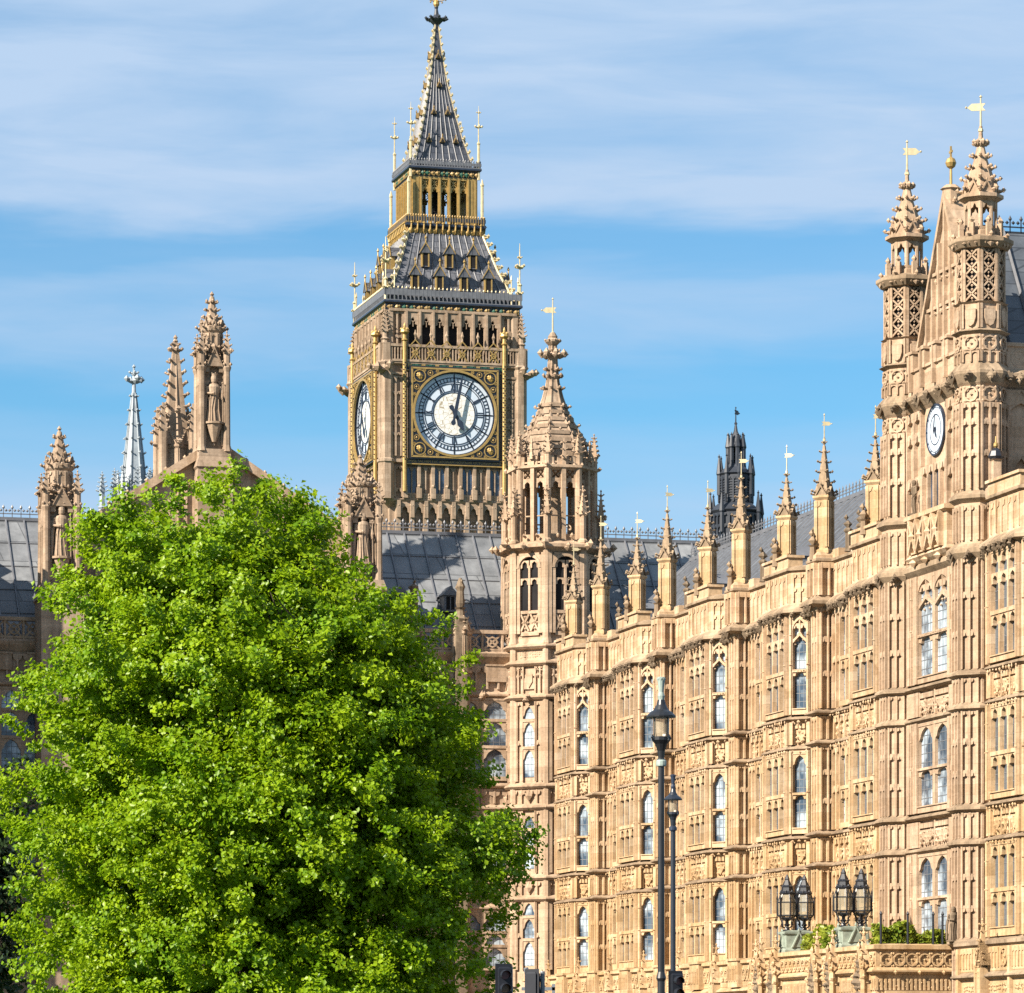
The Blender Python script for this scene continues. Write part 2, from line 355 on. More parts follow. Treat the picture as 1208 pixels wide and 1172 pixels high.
# ------------------------------------------------------------------ gothic kit (all in facing frames)
def arch_half(x0, x1, zs, zt, cusp=0.16, n=6):
    """left half of a pointed arch with one cusp, from the springing to the apex"""
    w = x1 - x0; k = (zt - zs) / (0.866 * w); out = []
    for i in range(n + 1):
        a = R(60) * i / n
        x, z = x1 - w * math.cos(a), zs + k * w * math.sin(a)
        if cusp and i in (2, 3): x += cusp * w * (1 if i == 2 else 0.55); z -= cusp * w * (0.5 if i == 2 else 0.2)
        out.append((x, z))
    return out
def arch_head(m, x0, x1, zs, zt, ztop, y0, y1, cusp=0.16, n=6):
    xc = (x0 + x1) / 2
    lh = arch_half(x0, x1, zs, zt, cusp, n)
    rh = [(x0 + x1 - x, z) for x, z in lh]
    m.prism([(x0, ztop)] + lh + [(xc, ztop)], y0, y1)
    m.prism([(xc, ztop)] + rh[::-1] + [(x1, ztop)], y0, y1)
def lights(m, x0, x1, z0, z1, n, mw, y0, y1, trans=(), rise=0.75, cusp=0.16):
    """a window frame of n lights: mullions, transoms and cusped heads, glass or blind wall left open behind"""
    w = (x1 - x0 - (n - 1) * mw) / n
    zs = [z0] + list(trans) + [z1]
    for i in range(1, n):
        x = x0 + i * (w + mw) - mw
        m.prism([(x, z0), (x + mw, z0), (x + mw, z1), (x, z1)], y0, y1)
    for j in range(len(zs) - 1):
        a, b = zs[j], zs[j + 1]
        if j < len(zs) - 2: m.box(x0, x1, y0 - 0.03, y1, b - 0.07, b + 0.07); b -= 0.07
        for i in range(n):
            xa = x0 + i * (w + mw)
            arch_head(m, xa, xa + w, b - rise * min(w, .7) - 0.03, b - 0.03, b, y0 + 0.015, y1, cusp)
def tracery(m, x0, x1, z0, z1, y0, y1, bw=0.06):
    """upper tracery of one light: pointed head, two small cusped lights over a dropped ogee, cusped light below"""
    xc = (x0 + x1) / 2; hw = (x1 - x0) / 2; w = min(x1 - x0, .66)
    arch_head(m, x0, x1, z1 - 0.80 * w, z1 - 0.03, z1, y0 - 0.02, y1, 0.0, 8)
    m.box(xc - bw / 2, xc + bw / 2, y0, y1, z0, z1)
    arch_head(m, x0, xc - bw / 2, z1 - 0.75 * w, z1 - 0.42 * w, z1 - 0.30 * w, y0 + 0.02, y1, .2, 4)
    arch_head(m, xc + bw / 2, x1, z1 - 0.75 * w, z1 - 0.42 * w, z1 - 0.30 * w, y0 + 0.02, y1, .2, 4)
    for sgn in (-1, 1):
        a, b = xc, xc + sgn * hw
        pts = [(b, z0 - 0.55 * w), (b, z0 - 0.55 * w + 0.14), (b - sgn * hw * .5, z0 - .12 * w), (a, z0 + 0.16), (a, z0 - 0.04), (b - sgn * hw * .32, z0 - .38 * w)]
        m.prism(pts if sgn < 0 else pts[::-1], y0 + 0.005, y1)
        m.knob(xc + sgn * w * 0.20, (y0 + y1) / 2, z0 - 0.34 * w, 0.06); m.knob(xc + sgn * w * 0.42, (y0 + y1) / 2, z0 - 0.62 * w, 0.06)
def panels(m, x0, x1, zs, n, rw, d, cusp=0.2, rise=0.8, double=True):
    """blind panelling: ribs and cusped heads at every stop"""
    w = (x1 - x0 - (n + 1) * rw) / n
    for i in range(n + 1): m.box(x0 + i * (w + rw), x0 + i * (w + rw) + rw, -d, 0.0, zs[0], zs[-1])
    for j in range(1, len(zs)):
        b = zs[j]
        for i in range(n):
            xa = x0 + rw + i * (w + rw)
            arch_head(m, xa, xa + w, b - rise * w - 0.04, b - 0.04, b, -d + 0.02, 0, cusp, 4)
        if double and j < len(zs) - 1:
            m.box(x0 + rw, x1 - rw, -d * 0.7, 0, b, b + 0.05)
def carve(m, x0, x1, z0, z1, y, r, step, sy=0.6, jit=0.5):
    """carved ornament: leaves and beasts as a field of small irregular bosses"""
    nx = max(1, int(round((x1 - x0) / step))); nz = max(1, int(round((z1 - z0) / step)))
    for i in range(nx):
        for k in range(nz):
            m.knob(x0 + (i + 0.5 + random.uniform(-.2, .2)) * (x1 - x0) / nx, y, z0 + (k + 0.5 + random.uniform(-.2, .2)) * (z1 - z0) / nz,
                   r * random.uniform(0.75, 1.2), random.uniform(.7, 1.2), sy, random.uniform(.7, 1.2), jit)
def ring(m, cx, cz, r0, r1, y0, y1, n=16, a0=0, a1=360):
    vs = []; fs = []; k = n if a1 - a0 == 360 else n + 1
    for i in range(k):
        a = R(a0 + (a1 - a0) * i / n)
        for r, y in ((r0, y1), (r0, y0), (r1, y0), (r1, y1)): vs.append((cx + r * math.sin(a), y, cz + r * math.cos(a)))
    for i in range(n):
        a, b = i * 4, ((i + 1) % k) * 4
        for j in range(3): fs.append((a + j, a + j + 1, b + j + 1, b + j))
    m.add(vs, fs)
def quatrefoil(m, x0, x1, z0, z1, y0, y1, t=0.05):
    """pierced square of tracery: frame, ring of four lobes and a boss"""
    w, h = x1 - x0, z1 - z0; cx, cz = (x0 + x1) / 2, (z0 + z1) / 2; r = min(w, h) / 2
    ring(m, cx, cz, r - t, r, y0, y1, 10)
    for a in (45, 135, 225, 315):
        dx, dz = math.sin(R(a)), math.cos(R(a))
        m.knob(cx + dx * r * 0.72, (y0 + y1) / 2, cz + dz * r * 0.72, r * 0.24, 1, 0.5, 1)
        ex, ez = cx + math.copysign(w / 2, dx), cz + math.copysign(h / 2, dz)
        m.knob((ex + cx + dx * r) / 2, (y0 + y1) / 2, (ez + cz + dz * r) / 2, t * 1.2, 1, 0.6, 1)
    m.knob(cx, (y0 + y1) / 2, cz, r * 0.22, 1, 0.8, 1)
def saltire(m, x0, x1, z0, z1, y0, y1, t=0.05):
    """one diagonal cross of pierced lattice"""
    for a, b in (((x0, z0), (x1, z1)), ((x0, z1), (x1, z0))):
        dx, dz = b[0] - a[0], b[1] - a[1]; l = math.hypot(dx, dz); nx, nz = -dz / l * t / 2, dx / l * t / 2
        m.prism([(a[0] - nx, a[1] - nz), (b[0] - nx, b[1] - nz), (b[0] + nx, b[1] + nz), (a[0] + nx, a[1] + nz)], y0, y1)
    cx, cz = (x0 + x1) / 2, (z0 + z1) / 2
    for dx, dz in ((0, .34), (0, -.34), (.3, 0), (-.3, 0)): m.knob(cx + dx * (x1 - x0), (y0 + y1) / 2, cz + dz * (z1 - z0), t * 0.9, 1, .6, 1)
def crocket(m, x, y, z, s, ux, uy):
    """curled leaf standing off an edge in the direction ux,uy: a swelling stalk that ends in a rolled knob"""
    m.knob(x + ux * s * .32, y + uy * s * .32, z, s * .40, .8 + .5 * abs(ux), .8 + .5 * abs(uy), .75, .15)
    m.knob(x + ux * s * .80, y + uy * s * .80, z + s * .20, s * .34, 1, 1, 1.05, .2)
def finial(m, x, y, z, s):
    """fleur on a stalk"""
    m.lathe(x, y, [(s * .16, z - s * .5), (s * .13, z + s * .2), (s * .3, z + s * .35), (s * .12, z + s * .5), (s * .1, z + s * 1.15), (s * .2, z + s * 1.3), (s * .02, z + s * 1.6)], 6)
    for a in (0, 90, 180, 270):
        c, n = math.cos(R(a)), math.sin(R(a))
        crocket(m, x + c * s * .1, y + n * s * .1, z + s * .55, s * .52, c, n)
def spire(m, cx, cy, prof, n, rows, cs, rot=None, both=True):
    """crocketed spirelet: profile of (apothem, z); crockets up every arris"""
    m.lathe(cx, cy, prof, n, rot)
    rot = (-90 + 180 / n) if rot is None else rot; k = 1 / math.cos(math.pi / n)
    zs = [p[1] for p in prof]; rs = [p[0] for p in prof]
    for j in range(rows):
        f = (j + 0.35) / rows; z = zs[0] + (zs[-1] - zs[0]) * f; r = float(np.interp(z, zs, rs)) * k
        for i in range(n):
            a = R(rot) + 2 * math.pi * i / n
            crocket(m, cx + r * math.cos(a) * .96, cy + r * math.sin(a) * .96, z, cs * (1 - 0.45 * f), math.cos(a), math.sin(a))
def gablet(m, w, z, h, y, t=0.1, crk=True):
    """small steep gable on a face, with leaf edges and a finial"""
    m.prism([(-w / 2, z), (w / 2, z), (0, z + h)], y, y + t)
    for sg in (-1, 1):
        m.prism([(sg * w / 2, z - .02), (sg * (w / 2 + .05), z - .02), (0, z + h + .1), (0, z + h)][::sg], y - .05, y + t)
        if crk:
            for f in (.25, .55): crocket(m, sg * (w / 2 + .03) * (1 - f), y, z + h * f + .03, .12 * min(1, w * 1.6), sg, 0)
    m.knob(0, y, z + h + .12, .07 * min(1.4, w * 1.7), 1, 1, 1.7)
def pinnacle(m, w, z0, zs, zt, niche=True, rows=4, turn=True):
    """square panelled shaft, cornice, four gablets, crocketed spirelet"""
    h = w / 2
    with m.at(0, 0, 0, 45 if turn else 0): pinnacle_body(m, w, h, z0, zs, zt, niche, rows)
def pinnacle_body(m, w, h, z0, zs, zt, niche, rows):
    m.lathe(0, 0, [(h + .07, z0), (h + .07, z0 + .12), (h, z0 + .22), (h, zs - .12), (h + .08, zs - .02), (h + .08, zs + .05), (h - .02, zs + .1)], 4)
    for k in range(4):
        with m.at(0, 0, 0, 90 * k):
            with m.at(0, -h, 0):
                m.m = 0
                if niche:
                    panels(m, -h, h, [z0 + .25, zs - .14], 1, w * .2, .05, .2, .9, False)
                m.m = getattr(m, 'cap', m.m); gablet(m, w * .86, zs + .06, w * .62, -.03, .12)
            crocket(m, h + .02, -h - .02, zs + .12, w * .34, .7, -.7)
    spire(m, 0, 0, [(h * .98, zs + .08), (h * .62, zs + (zt - zs) * .36), (h * .22, zt - .2), (h * .15, zt)], 4, rows, w * .45)
    finial(m, 0, 0, zt, w * .42)
def vane(parent, loc, h=1.1, deg=0, mats=None, s=1.0, name='weather_vane'):
    m = MB()
    m.lathe(0, 0, [(.035 * s, 0), (.028 * s, h * .55), (.02 * s, h), (.05 * s, h + .02), (.005, h + .1)], 6)
    m.lathe(0, 0, [(.01, -.05), (.08 * s, .02), (.07 * s, .1), (.02, .16)], 6)
    f = .30 * s
    m.prism([(-.16 * s, h * .62), (f, h * .62), (f * 1.5, h * .62 + f * .35), (f, h * .62 + f * .8), (-.16 * s, h * .62 + f * .8), (-.06 * s, h * .62 + f * .4)], -.015, .015)
    m.knob(f * 1.6, 0, h * .62 + f * .4, .05 * s)
    return m.build(name, mats or PALE_GOLD, parent, loc, deg)
def fleurs(m, x0, x1, z, step, h, y=0, t=.03):
    """cresting: a rail of small fleurs"""
    n = max(1, int((x1 - x0) / step)); st = (x1 - x0) / n
    m.box(x0, x1, y - t / 2, y + t / 2, z, z + .06)
    m.box(x0, x1, y - t / 2, y + t / 2, z + h * .32, z + h * .40)
    for i in range(n):
        x = x0 + (i + .5) * st
        m.box(x - .02, x + .02, y - t / 2, y + t / 2, z, z + h * .9)
        m.knob(x, y, z + h * .85, h * .17, .7, .4, 1.3)
        m.knob(x - h * .2, y, z + h * .62, h * .13, 1, .4, 1); m.knob(x + h * .2, y, z + h * .62, h * .13, 1, .4, 1)
def glazing(w, h, head=0.0, nx=3, pitch=0.30, mats=None):
    """leaded lights of one opening: glass with a grid of cames, standing just off the wall"""
    m = MB()
    m.box(-w / 2, w / 2, -.012, .0, 0, h)
    m.m = 1
    for i in range(1, nx): m.box(-w / 2 + w * i / nx - .012, -w / 2 + w * i / nx + .012, -.022, -.012, 0, h)
    n = max(2, int(h / pitch))
    for i in range(1, n): m.box(-w / 2, w / 2, -.024, -.012, h * i / n - .012, h * i / n + .012)
    return m
# ------------------------------------------------------------------ the palace range on the right
A_W = -75.0                      # facing frame of the west front: x runs south, y into the building
A_S = 15.0                       # facing frame of the south fronts
EX, EY = Vector((math.cos(R(A_W)), math.sin(R(A_W)))), Vector((-math.sin(R(A_W)), math.cos(R(A_W))))
RO = Vector((4.07, 193.9)) + EY * 0.3
def RL(x, y=0, z=0):
    p = RO + EX * x + EY * y
    return (p.x, p.y, z)
PITCH = 10.32
def course(z, o, p, h=.15): return [(o, z - h), (o + p * .6, z - h * .75), (o + p, z - h * .35), (o + p, z), (o, z + h * .8)]
LEVELS = (6.4, 9.87, 11.08, 14.6, 15.77)
STOREY = ((6.5, 9.75, 6.78, 9.62), (11.22, 14.48, 11.42, 14.34), (15.9, 19.8, 16.1, 19.66))
def wall_profile(o=0.0, top=21.67):
    p = [(o, 0)]
    for z in LEVELS: p += course(z, o, .26)
    p += [(o, 19.6), (o + .12, 19.66), (o + .16, 19.8), (o + .42, 19.9), (o + .42, 20.02), (o + .1, 20.25), (o + .1, top - .16), (o + .22, top - .1), (o + .22, top), (o - .1, top + .12), (o - .45, top + .12)]
    return p
def storeys(m, W, jamb, n, mw, d=.18, top_tracery=False, blind=False, cusp=.16):
    for k, (za, zb, wa, wb) in enumerate(STOREY):
        for sg in (-1, 1):
            xa, xb = sorted((sg * W / 2, sg * (W / 2 - jamb)))
            if jamb > .25 and jamb < .5:                            # hollow moulded jamb: two shafts and a dark casement hollow
                m.box(xa, xa + .1, -d, 0, za, zb); m.box(xb - .1, xb, -d, 0, za, zb); m.box(xa + .1, xb - .1, -d + .13, 0, za, zb)
            else: m.box(xa, xb, -d, .0, za, zb)
            xm = (xa + xb) / 2
            m.box(xm - .035, xm + .035, -d - .06, -d, za, zb)
            for e in (.05, jamb - .05): m.box(sg * (W / 2 - e) - .022, sg * (W / 2 - e) + .022, -d - .04, -d, za, zb)
            m.knob(xm, -d - .05, (za + zb) / 2, .07); m.knob(xm, -d - .05, za + (zb - za) * .8, .06)
        x0, x1 = -W / 2 + jamb, W / 2 - jamb
        m.box(x0, x1, -d, 0, za, wa); m.prism([(x0, wa), (x1, wa), (x1, wa + .04), (x0, wa + .04)], -d - .05, 0)
        m.box(x0, x1, -d + .006, 0, wb, zb)
        mid = wa + (wb - wa) * (.46 if k < 2 else .42)
        if k == 2 and top_tracery:
            w = (x1 - x0 - (n - 1) * mw) / n; zt = wb - min(w, .66) * 1.05
            lights(m, x0, x1, wa, mid, n, mw, -d + .02, 0, (), .3, .12); m.box(x0, x1, -d - .03, 0, mid - .03, mid + .07); [m.box(x0 + i * (w + mw) - mw, x0 + i * (w + mw), -d + .02, 0, mid, zt) for i in range(1, n)]; carve(m, x0, x1, mid - .02, mid + .08, -d - .04, .05, .16)
            for i in range(n):
                xa = x0 + i * (w + mw); tracery(m, xa, xa + w, zt, wb, -d + .02, 0)
                if i: m.box(xa - mw, xa, -d + .02, 0, zt, wb)
        else:
            if n < 3:                                              # flat cusped lower light, tall arched upper light, thin transom
                lights(m, x0, x1, wa, mid, n, mw, -d + .02, 0, (), .32, .12); m.box(x0, x1, -d - .03, 0, mid - .02, mid + .07); lights(m, x0, x1, mid + .05, wb, n, mw, -d + .02, 0, (), .85, cusp)
            else: lights(m, x0, x1, wa, wb, n, mw, -d + .02, 0, (mid,), .62, cusp)
            if k == 2:                                              # a second row of cusped heads close under the first
                w = (x1 - x0 - (n - 1) * mw) / n
                for i in range(n): arch_head(m, x0 + i * (w + mw), x0 + i * (w + mw) + w, wb - 1.15, wb - .78, wb - .70, -d + .03, 0, cusp)
    for za, zb in ((9.98, 10.9), (14.72, 15.6)):
        m.box(-W / 2, -W / 2 + jamb, -d, 0, za, zb); m.box(W / 2 - jamb, W / 2, -d, 0, za, zb)
        x0, x1 = -W / 2 + jamb, W / 2 - jamb; w = (x1 - x0) / n
        for i in range(n):
            xa = x0 + i * w; xb = xa + w
            m.box(xa, xa + .05, -.11, 0, za, zb); m.box(xb - .05, xb, -.11, 0, za, zb)
            m.prism([(xa + .1, za + .5 * (zb - za)), ((xa + xb) / 2, za + .1), (xb - .1, za + .5 * (zb - za)), (xb - .1, zb - .3), (xa + .1, zb - .3)], -.10, 0)
            carve(m, xa + .06, xb - .06, za + .06, zb - .3, -.10, .085, .2)
            for q in range(3): m.box(xa + .07 + q * (w - .14) / 3, xa + .03 + (q + 1) * (w - .14) / 3, -.14, 0, zb - .24, zb - .06)
W_GLASS = {}
def add_windows(parent, face, W, jamb, n):
    gm = GLASS if n == 1 else DARKGLASS
    """one window part per storey, in the facing frame (x, y, deg) of its parent"""
    x, y, deg = face; w = W - 2 * jamb
    for k, (za, zb, wa, wb) in enumerate(STOREY):
        key = (round(w, 2), k)
        if key not in W_GLASS: W_GLASS[key] = glazing(w, wb - wa, 0, max(3, int(w / .17)), .30).build('window', [gm, CAME], parent)
        o = W_GLASS[key]
        if o.parent is parent and not o.get('placed'): o['placed'] = 1
        else: o = again(o, parent)
        o.location = (x, y, wa); o.rotation_euler = (0, 0, R(deg))
def grotesques(m, x0, x1, y, z, r=.2, step=.42):
    n = max(1, int((x1 - x0) / step)); keep = m.m; m.m = getattr(m, 'worn', m.m)
    for i in range(n):
        x = x0 + (i + .5) * (x1 - x0) / n
        m.knob(x, y - .05, z, r, .85, .9, 1, .35); m.knob(x + r * .4, y - r * .7, z + r * .35, r * .55, 1, 1, 1, .3); m.knob(x - r * .35, y - r * .5, z - r * .45, r * .5, 1, 1, 1, .3)
    m.m = keep
BW, BP, BC = 2.9, 0.64, 2.09     # oriel: face width, projection, half width at the wall
def oriel_mesh():
    m = MB(); m.worn = 1; m.ledge = 2
    m.sweep([(-BC, .15), (-BC, 0), (-BW / 2, -BP), (BW / 2, -BP), (BC, 0), (BC, .15)], wall_profile(), thr=.15)
    for x, y, dg, W, j, n in ((0, -BP, 0, BW, .30, 3), ((BW / 2 + BC) / 2, -BP / 2, 45, .905, .155, 1), (-(BW / 2 + BC) / 2, -BP / 2, -45, .905, .155, 1)):
        with m.at(x, y, 0, dg):
            storeys(m, W, j, n, .13, d=.24 if n == 1 else .20, top_tracery=(n == 1), cusp=.07 if n == 1 else .16)
            grotesques(m, -W / 2, W / 2, -.3, 19.83, .2 if n > 1 else .17)
            for z in LEVELS[1:]: carve(m, -W / 2, W / 2, z - .2, z - .1, -.26, .075, .3)
            if n == 1: panels(m, -W / 2 + .12, W / 2 - .12, [20.35, 20.9, 21.45], 2, .06, .17, .2, .8)
            else:
                with m.at(0, -.1): panels(m, -W / 2 + .12, W / 2 - .12, [20.34, 21.45], 5, .06, .05, .2, .7)
    m.box(-BW / 2 - .05, BW / 2 + .05, -BP - .16, -.2, 21.66, 22.10); m.box(-BW / 2 - .12, BW / 2 + .12, -BP - .24, -.14, 22.10, 22.2)
    return m
def pier_mesh():
    m = MB(); m.worn = 1; m.ledge = 2
    w, d = .38, .63
    m.sweep([(-w, .1), (-w, -d), (w, -d), (w, .1)], wall_profile(), thr=.15)
    for x, y, dg, W, n in ((w, -d / 2, 90, d, 2), (0, -d, 0, 2 * w, 2), (-w, -d / 2, -90, d, 2)):
        with m.at(x, y, 0, dg):
            for za, zb, wa, wb in STOREY:
                panels(m, -W / 2, W / 2, [za, za + (zb - za) * .36, za + (zb - za) * .70, zb], n, .055 if W < .7 else .11, .15 if W < .7 else .09, .26, .9)
            for za, zb in ((10.0, 10.9), (14.72, 15.6)): panels(m, -W / 2, W / 2, [za, zb], n, .085, .10, .2, .8)
            m.box(-W / 2 - .1, -W / 2 + .03, -.26, 0, 20.25, 21.5); m.box(W / 2 - .03, W / 2 + .1, -.26, 0, 20.25, 21.5); m.box(-.03, .03, -.26, 0, 20.25, 21.5); m.box(-W / 2, W / 2, -.25, 0, 21.3, 21.52)
            grotesques(m, -W / 2, W / 2, -.3, 19.83, .17, .36)
    m.lathe(0, -d / 2, [(.5, 21.66), (.5, 21.8), (.34, 21.95)], 4, None)
    return m
pal = thing('palace_range', 'long honey coloured stone palace front of bay windows and buttresses receding on the right', 'palace', RL(0), A_W)
X0, X1 = -7.3, 38.9
m = MB(); m.worn = 1; m.ledge = 2
m.sweep([(X0, 6), (X0, 0), (X1, 0)], wall_profile(), thr=.15)
for k in range(0, 5):
    xp = PITCH * k
    with m.at(xp - 1.33, 0):                                        # narrow blind strip between oriel and buttress
        for za, zb, wa, wb in STOREY: panels(m, -.72, .72, [za, za + (zb - za) * .5, zb], 3, .09, .14)
        grotesques(m, -.9, .9, -.3, 19.83)
    if k < 4:
        with m.at(xp + 2.08, 0):                                    # wall beyond the buttress: one narrow window between blind panels
            for za, zb, wa, wb in STOREY:
                for sg in (-1, 1):
                    with m.at(sg * 1.13, 0): panels(m, -.5, .5, [za, za + (zb - za) * .5, zb - .1], 2, .1, .17)
                m.box(-1.63, 1.63, -.17, 0, zb - .1, zb)
                lights(m, -.6, .6, wa, wb, 2, .12, -.17, 0, (wa + (wb - wa) * .46,), .8)
                m.box(-.6, .6, -.17, 0, za, wa); m.box(-.6, .6, -.16, 0, wb, zb - .1)
            for za, zb in ((9.98, 10.9), (14.72, 15.6)):
                panels(m, -1.55, 1.55, [za, zb], 5, .09, .12, .2, .7); carve(m, -1.4, 1.4, za + .1, zb - .35, -.06, .09, .24)
            grotesques(m, -1.6, 1.6, -.3, 19.83)
            
            with m.at(0, -.1): panels(m, -1.6, 1.6, [20.34, 21.45], 6, .06, .05, .2, .7)
            for q in (-1.05, 1.05): m.box(q - .35, q + .35, -.2, .2, 21.66, 22.0)
            for z in LEVELS[1:]: carve(m, -1.6, 1.6, z - .2, z - .1, -.26, .075, .32)
m.build('wall', [HONEY, WORN, LEDGE], pal)
# windows of the plain wall
g = None
for k in range(4):
    for za, zb, wa, wb in STOREY:
        w_ = glazing(1.2, wb - wa, 0, 6, .3).build('window', [GLASS, CAME], pal, (PITCH * k + 2.08, 0, wa))
oriel = oriel_mesh().build('oriel_bay', [HONEY, WORN, LEDGE], pal, (-4.37, 0, 0))
FACES = ((0, -BP, 0, BW, .30, 3), ((BW / 2 + BC) / 2, -BP / 2, 45, .905, .155, 1), (-(BW / 2 + BC) / 2, -BP / 2, -45, .905, .155, 1))
for x, y, dg, W, j, n in FACES: add_windows(oriel, (x, y, dg), W, j, n)
for k in range(1, 5): again(oriel, pal, (PITCH * k - 4.37, 0, 0))
pier = pier_mesh().build('buttress', [HONEY, WORN, LEDGE], pal, (0, 0, 0))
for k in range(1, 4): again(pier, pal, (PITCH * k, 0, 0))
# pinnacles: a taller one on each buttress, one on each oriel
def range_pinnacle(base, top, w=.52):
    m = MB(); m.cap = 1; pinnacle(m, w, 0, (top - base) * .52, top - base, rows=5)
    # small crowned heraldic beast on a stub in front of the shaft
    with m.at(.05, -.48): 
        m.lathe(0, 0, [(.13, -.25), (.10, .25), (.16, .32)], 6); m.knob(0, 0, .5, .19, 1, 1, 1.2); m.knob(0, -.06, .78, .12, 1, 1, 1.2)
    return m
pa = range_pinnacle(21.95, 26.15).build('pinnacle', [HONEY, LEDGE], pal, (0, -.30, 21.9))
vane(pa, (0, 0, 4.36), 1.0, 70, s=.62)
for k in range(1, 4): q_ = again(pa, pal, (PITCH * k, -.30, 21.9)); q_.children[0].rotation_euler = (0, 0, R((50, 95, 66, 80)[k]))
pb = range_pinnacle(22.2, 25.5, .50).build('pinnacle', [HONEY, LEDGE], pal, (-4.37, -.35, 22.15))
vane(pb, (0, 0, 3.46), 1.05, 84, s=.62)
for k in range(1, 5): q_ = again(pb, pal, (PITCH * k - 4.37, -.35, 22.15)); q_.children[0].rotation_euler = (0, 0, R((50, 60, 92, 55, 75)[k]))
# small stubs with beasts along the coping
m = MB()
for k in range(5):
    for dx in (-1.6, 2.2, 3.6):
        x = PITCH * k + dx
        if x > 38: continue
        m = MB()
        with m.at(): m.lathe(0, 0, [(.14, 0), (.1, .1), (.1, .7), (.15, .78), (.15, .84), (.1, .9)], 6); m.knob(0, 0, 1.05, .17, 1, 1, 1.1, .3); m.knob(0, -.08, 1.3, .1, 1, 1, 1.3)
        m.build('coping_beast', WORN, pal, (x, -.1, 21.75))
# roof
def roof_mesh(x0, x1, y0, z0, y1, z1, y2, z2, roll, mat_name=None, rw=.05, hips=True):
    m = MB()
    m.add([(x0, y0, z0), (x1, y0, z0), (x1, y1, z1), (x0, y1, z1), (x0, y2, z2), (x1, y2, z2)], [(0, 1, 2, 3), (3, 2, 5, 4), (0, 3, 4), (1, 5, 2)])
    m.m = 1
    n = int((x1 - x0) / roll); l = math.hypot(y1 - y0, z1 - z0); ny, nz = -(z1 - z0) / l * rw, (y1 - y0) / l * rw
    for i in range(n + 1):
        x = x0 + (i + .02) * (x1 - x0) / n
        m.add([(x - rw, y0, z0), (x + rw, y0, z0), (x + rw, y1, z1), (x - rw, y1, z1), (x - rw * .6, y0 + ny * 1.6, z0 + nz * 1.6), (x + rw * .6, y0 + ny * 1.6, z0 + nz * 1.6), (x + rw * .6, y1 + ny * 1.6, z1 + nz * 1.6), (x - rw * .6, y1 + ny * 1.6, z1 + nz * 1.6)],
              [(4, 5, 6, 7), (0, 4, 7, 3), (1, 2, 6, 5), (0, 1, 5, 4), (2, 3, 7, 6)])
    m.box(x0, x1, y1 - rw * 1.6, y1 + rw * 1.6, z1 - .03, z1 + .12)
    return m
ro = roof_mesh(X0 + .2, 39.5, .9, 21.3, 6.2, 26.3, 11.5, 21.3, 0.86, rw=.045).build('roof', [SLATE, ROLL], pal)
m = MB(); 
with m.at(0, 6.2): fleurs(m, X0 + .2, 39.5, 26.4, .42, .55)
m.build('ridge_cresting', ROLL, ro)
for k in range(5):
    m = MB()
    m.box(-.42, .42, 0, 1.3, 0, .75); m.prism([(-.52, .75), (.52, .75), (0, 1.2)], -.12, 1.4); m.m = 1; m.box(-.3, .3, -.02, 0, .1, .7); m.m = 0; m.box(-.03, .03, -.05, 0, .1, .7)
    m.build('roof_dormer', [ROLL, VOID], pal, (PITCH * k - 1.2, 2.0, 22.5))
# two old crocketed shafts rising from the far slope
for x, y, zt in ((30.4, 9.2, 29.6), (33.0, 8.4, 29.2)):
    m = MB(); pinnacle(m, .62, -6.5, -2.6, 0, rows=7); m.build('chimney_shaft', BUFF, pal, (x, y, zt))
# the low arcade along the foot of the front
ac = MB()
AX1 = 33.5
ac.sweep([(X0, 0), (X0, -1.9), (AX1, -1.9)], [(0, 0), (0, 4.6)] + course(5.15, 0, .22) + [(.02, 5.3), (.02, 6.15), (.14, 6.2), (.14, 6.32), (-.35, 6.42), (-1.9, 6.44)])
for i in range(9):
    x = -2.9 + 5.1 * i
    with ac.at(x, -1.9):
        ac.box(-.3, .3, -.35, 0, 0, 5.4); gablet(ac, .5, 5.5, .62, -.32, .3); ac.box(-.22, .22, -.28, 0, 5.3, 5.95)
        spire(ac, 0, -.1, [(.13, 5.9), (.06, 6.6), (.03, 6.85)], 4, 3, .14); finial(ac, 0, -.1, 6.75, .22)
        carve(ac, -.22, .22, 5.0, 5.6, -.34, .1, .2)
    for a, b in ((x + .4, x + 1.9), (x + 3.2, x + 4.7)):
        if b < AX1:
            nq = 3
            for q in range(nq):
                xa = a + q * (b - a) / nq
                with ac.at(0, -1.9): quatrefoil(ac, xa, xa + (b - a) / nq, 5.48, 6.02, -.08, 0, .05)
    if x + 3.2 < AX1:
        with ac.at(x + 2.55, -2.15):
            ac.box(-.62, .62, 0, .3, 5.25, 6.3); ac.box(-.68, .68, -.06, .3, 6.3, 6.4)
            panels(ac, -.56, .56, [5.5, 6.1], 5, .06, .07, .3, .9)
    with ac.at(x + 2.55, -1.9):
        if x + 3.4 < AX1 and x > -6:
            arch_head(ac, -1.7, 1.7, 2.6, 4.4, 4.62, -.12, 0, .05, 8)
ac.build('arcade', HONEY, pal)

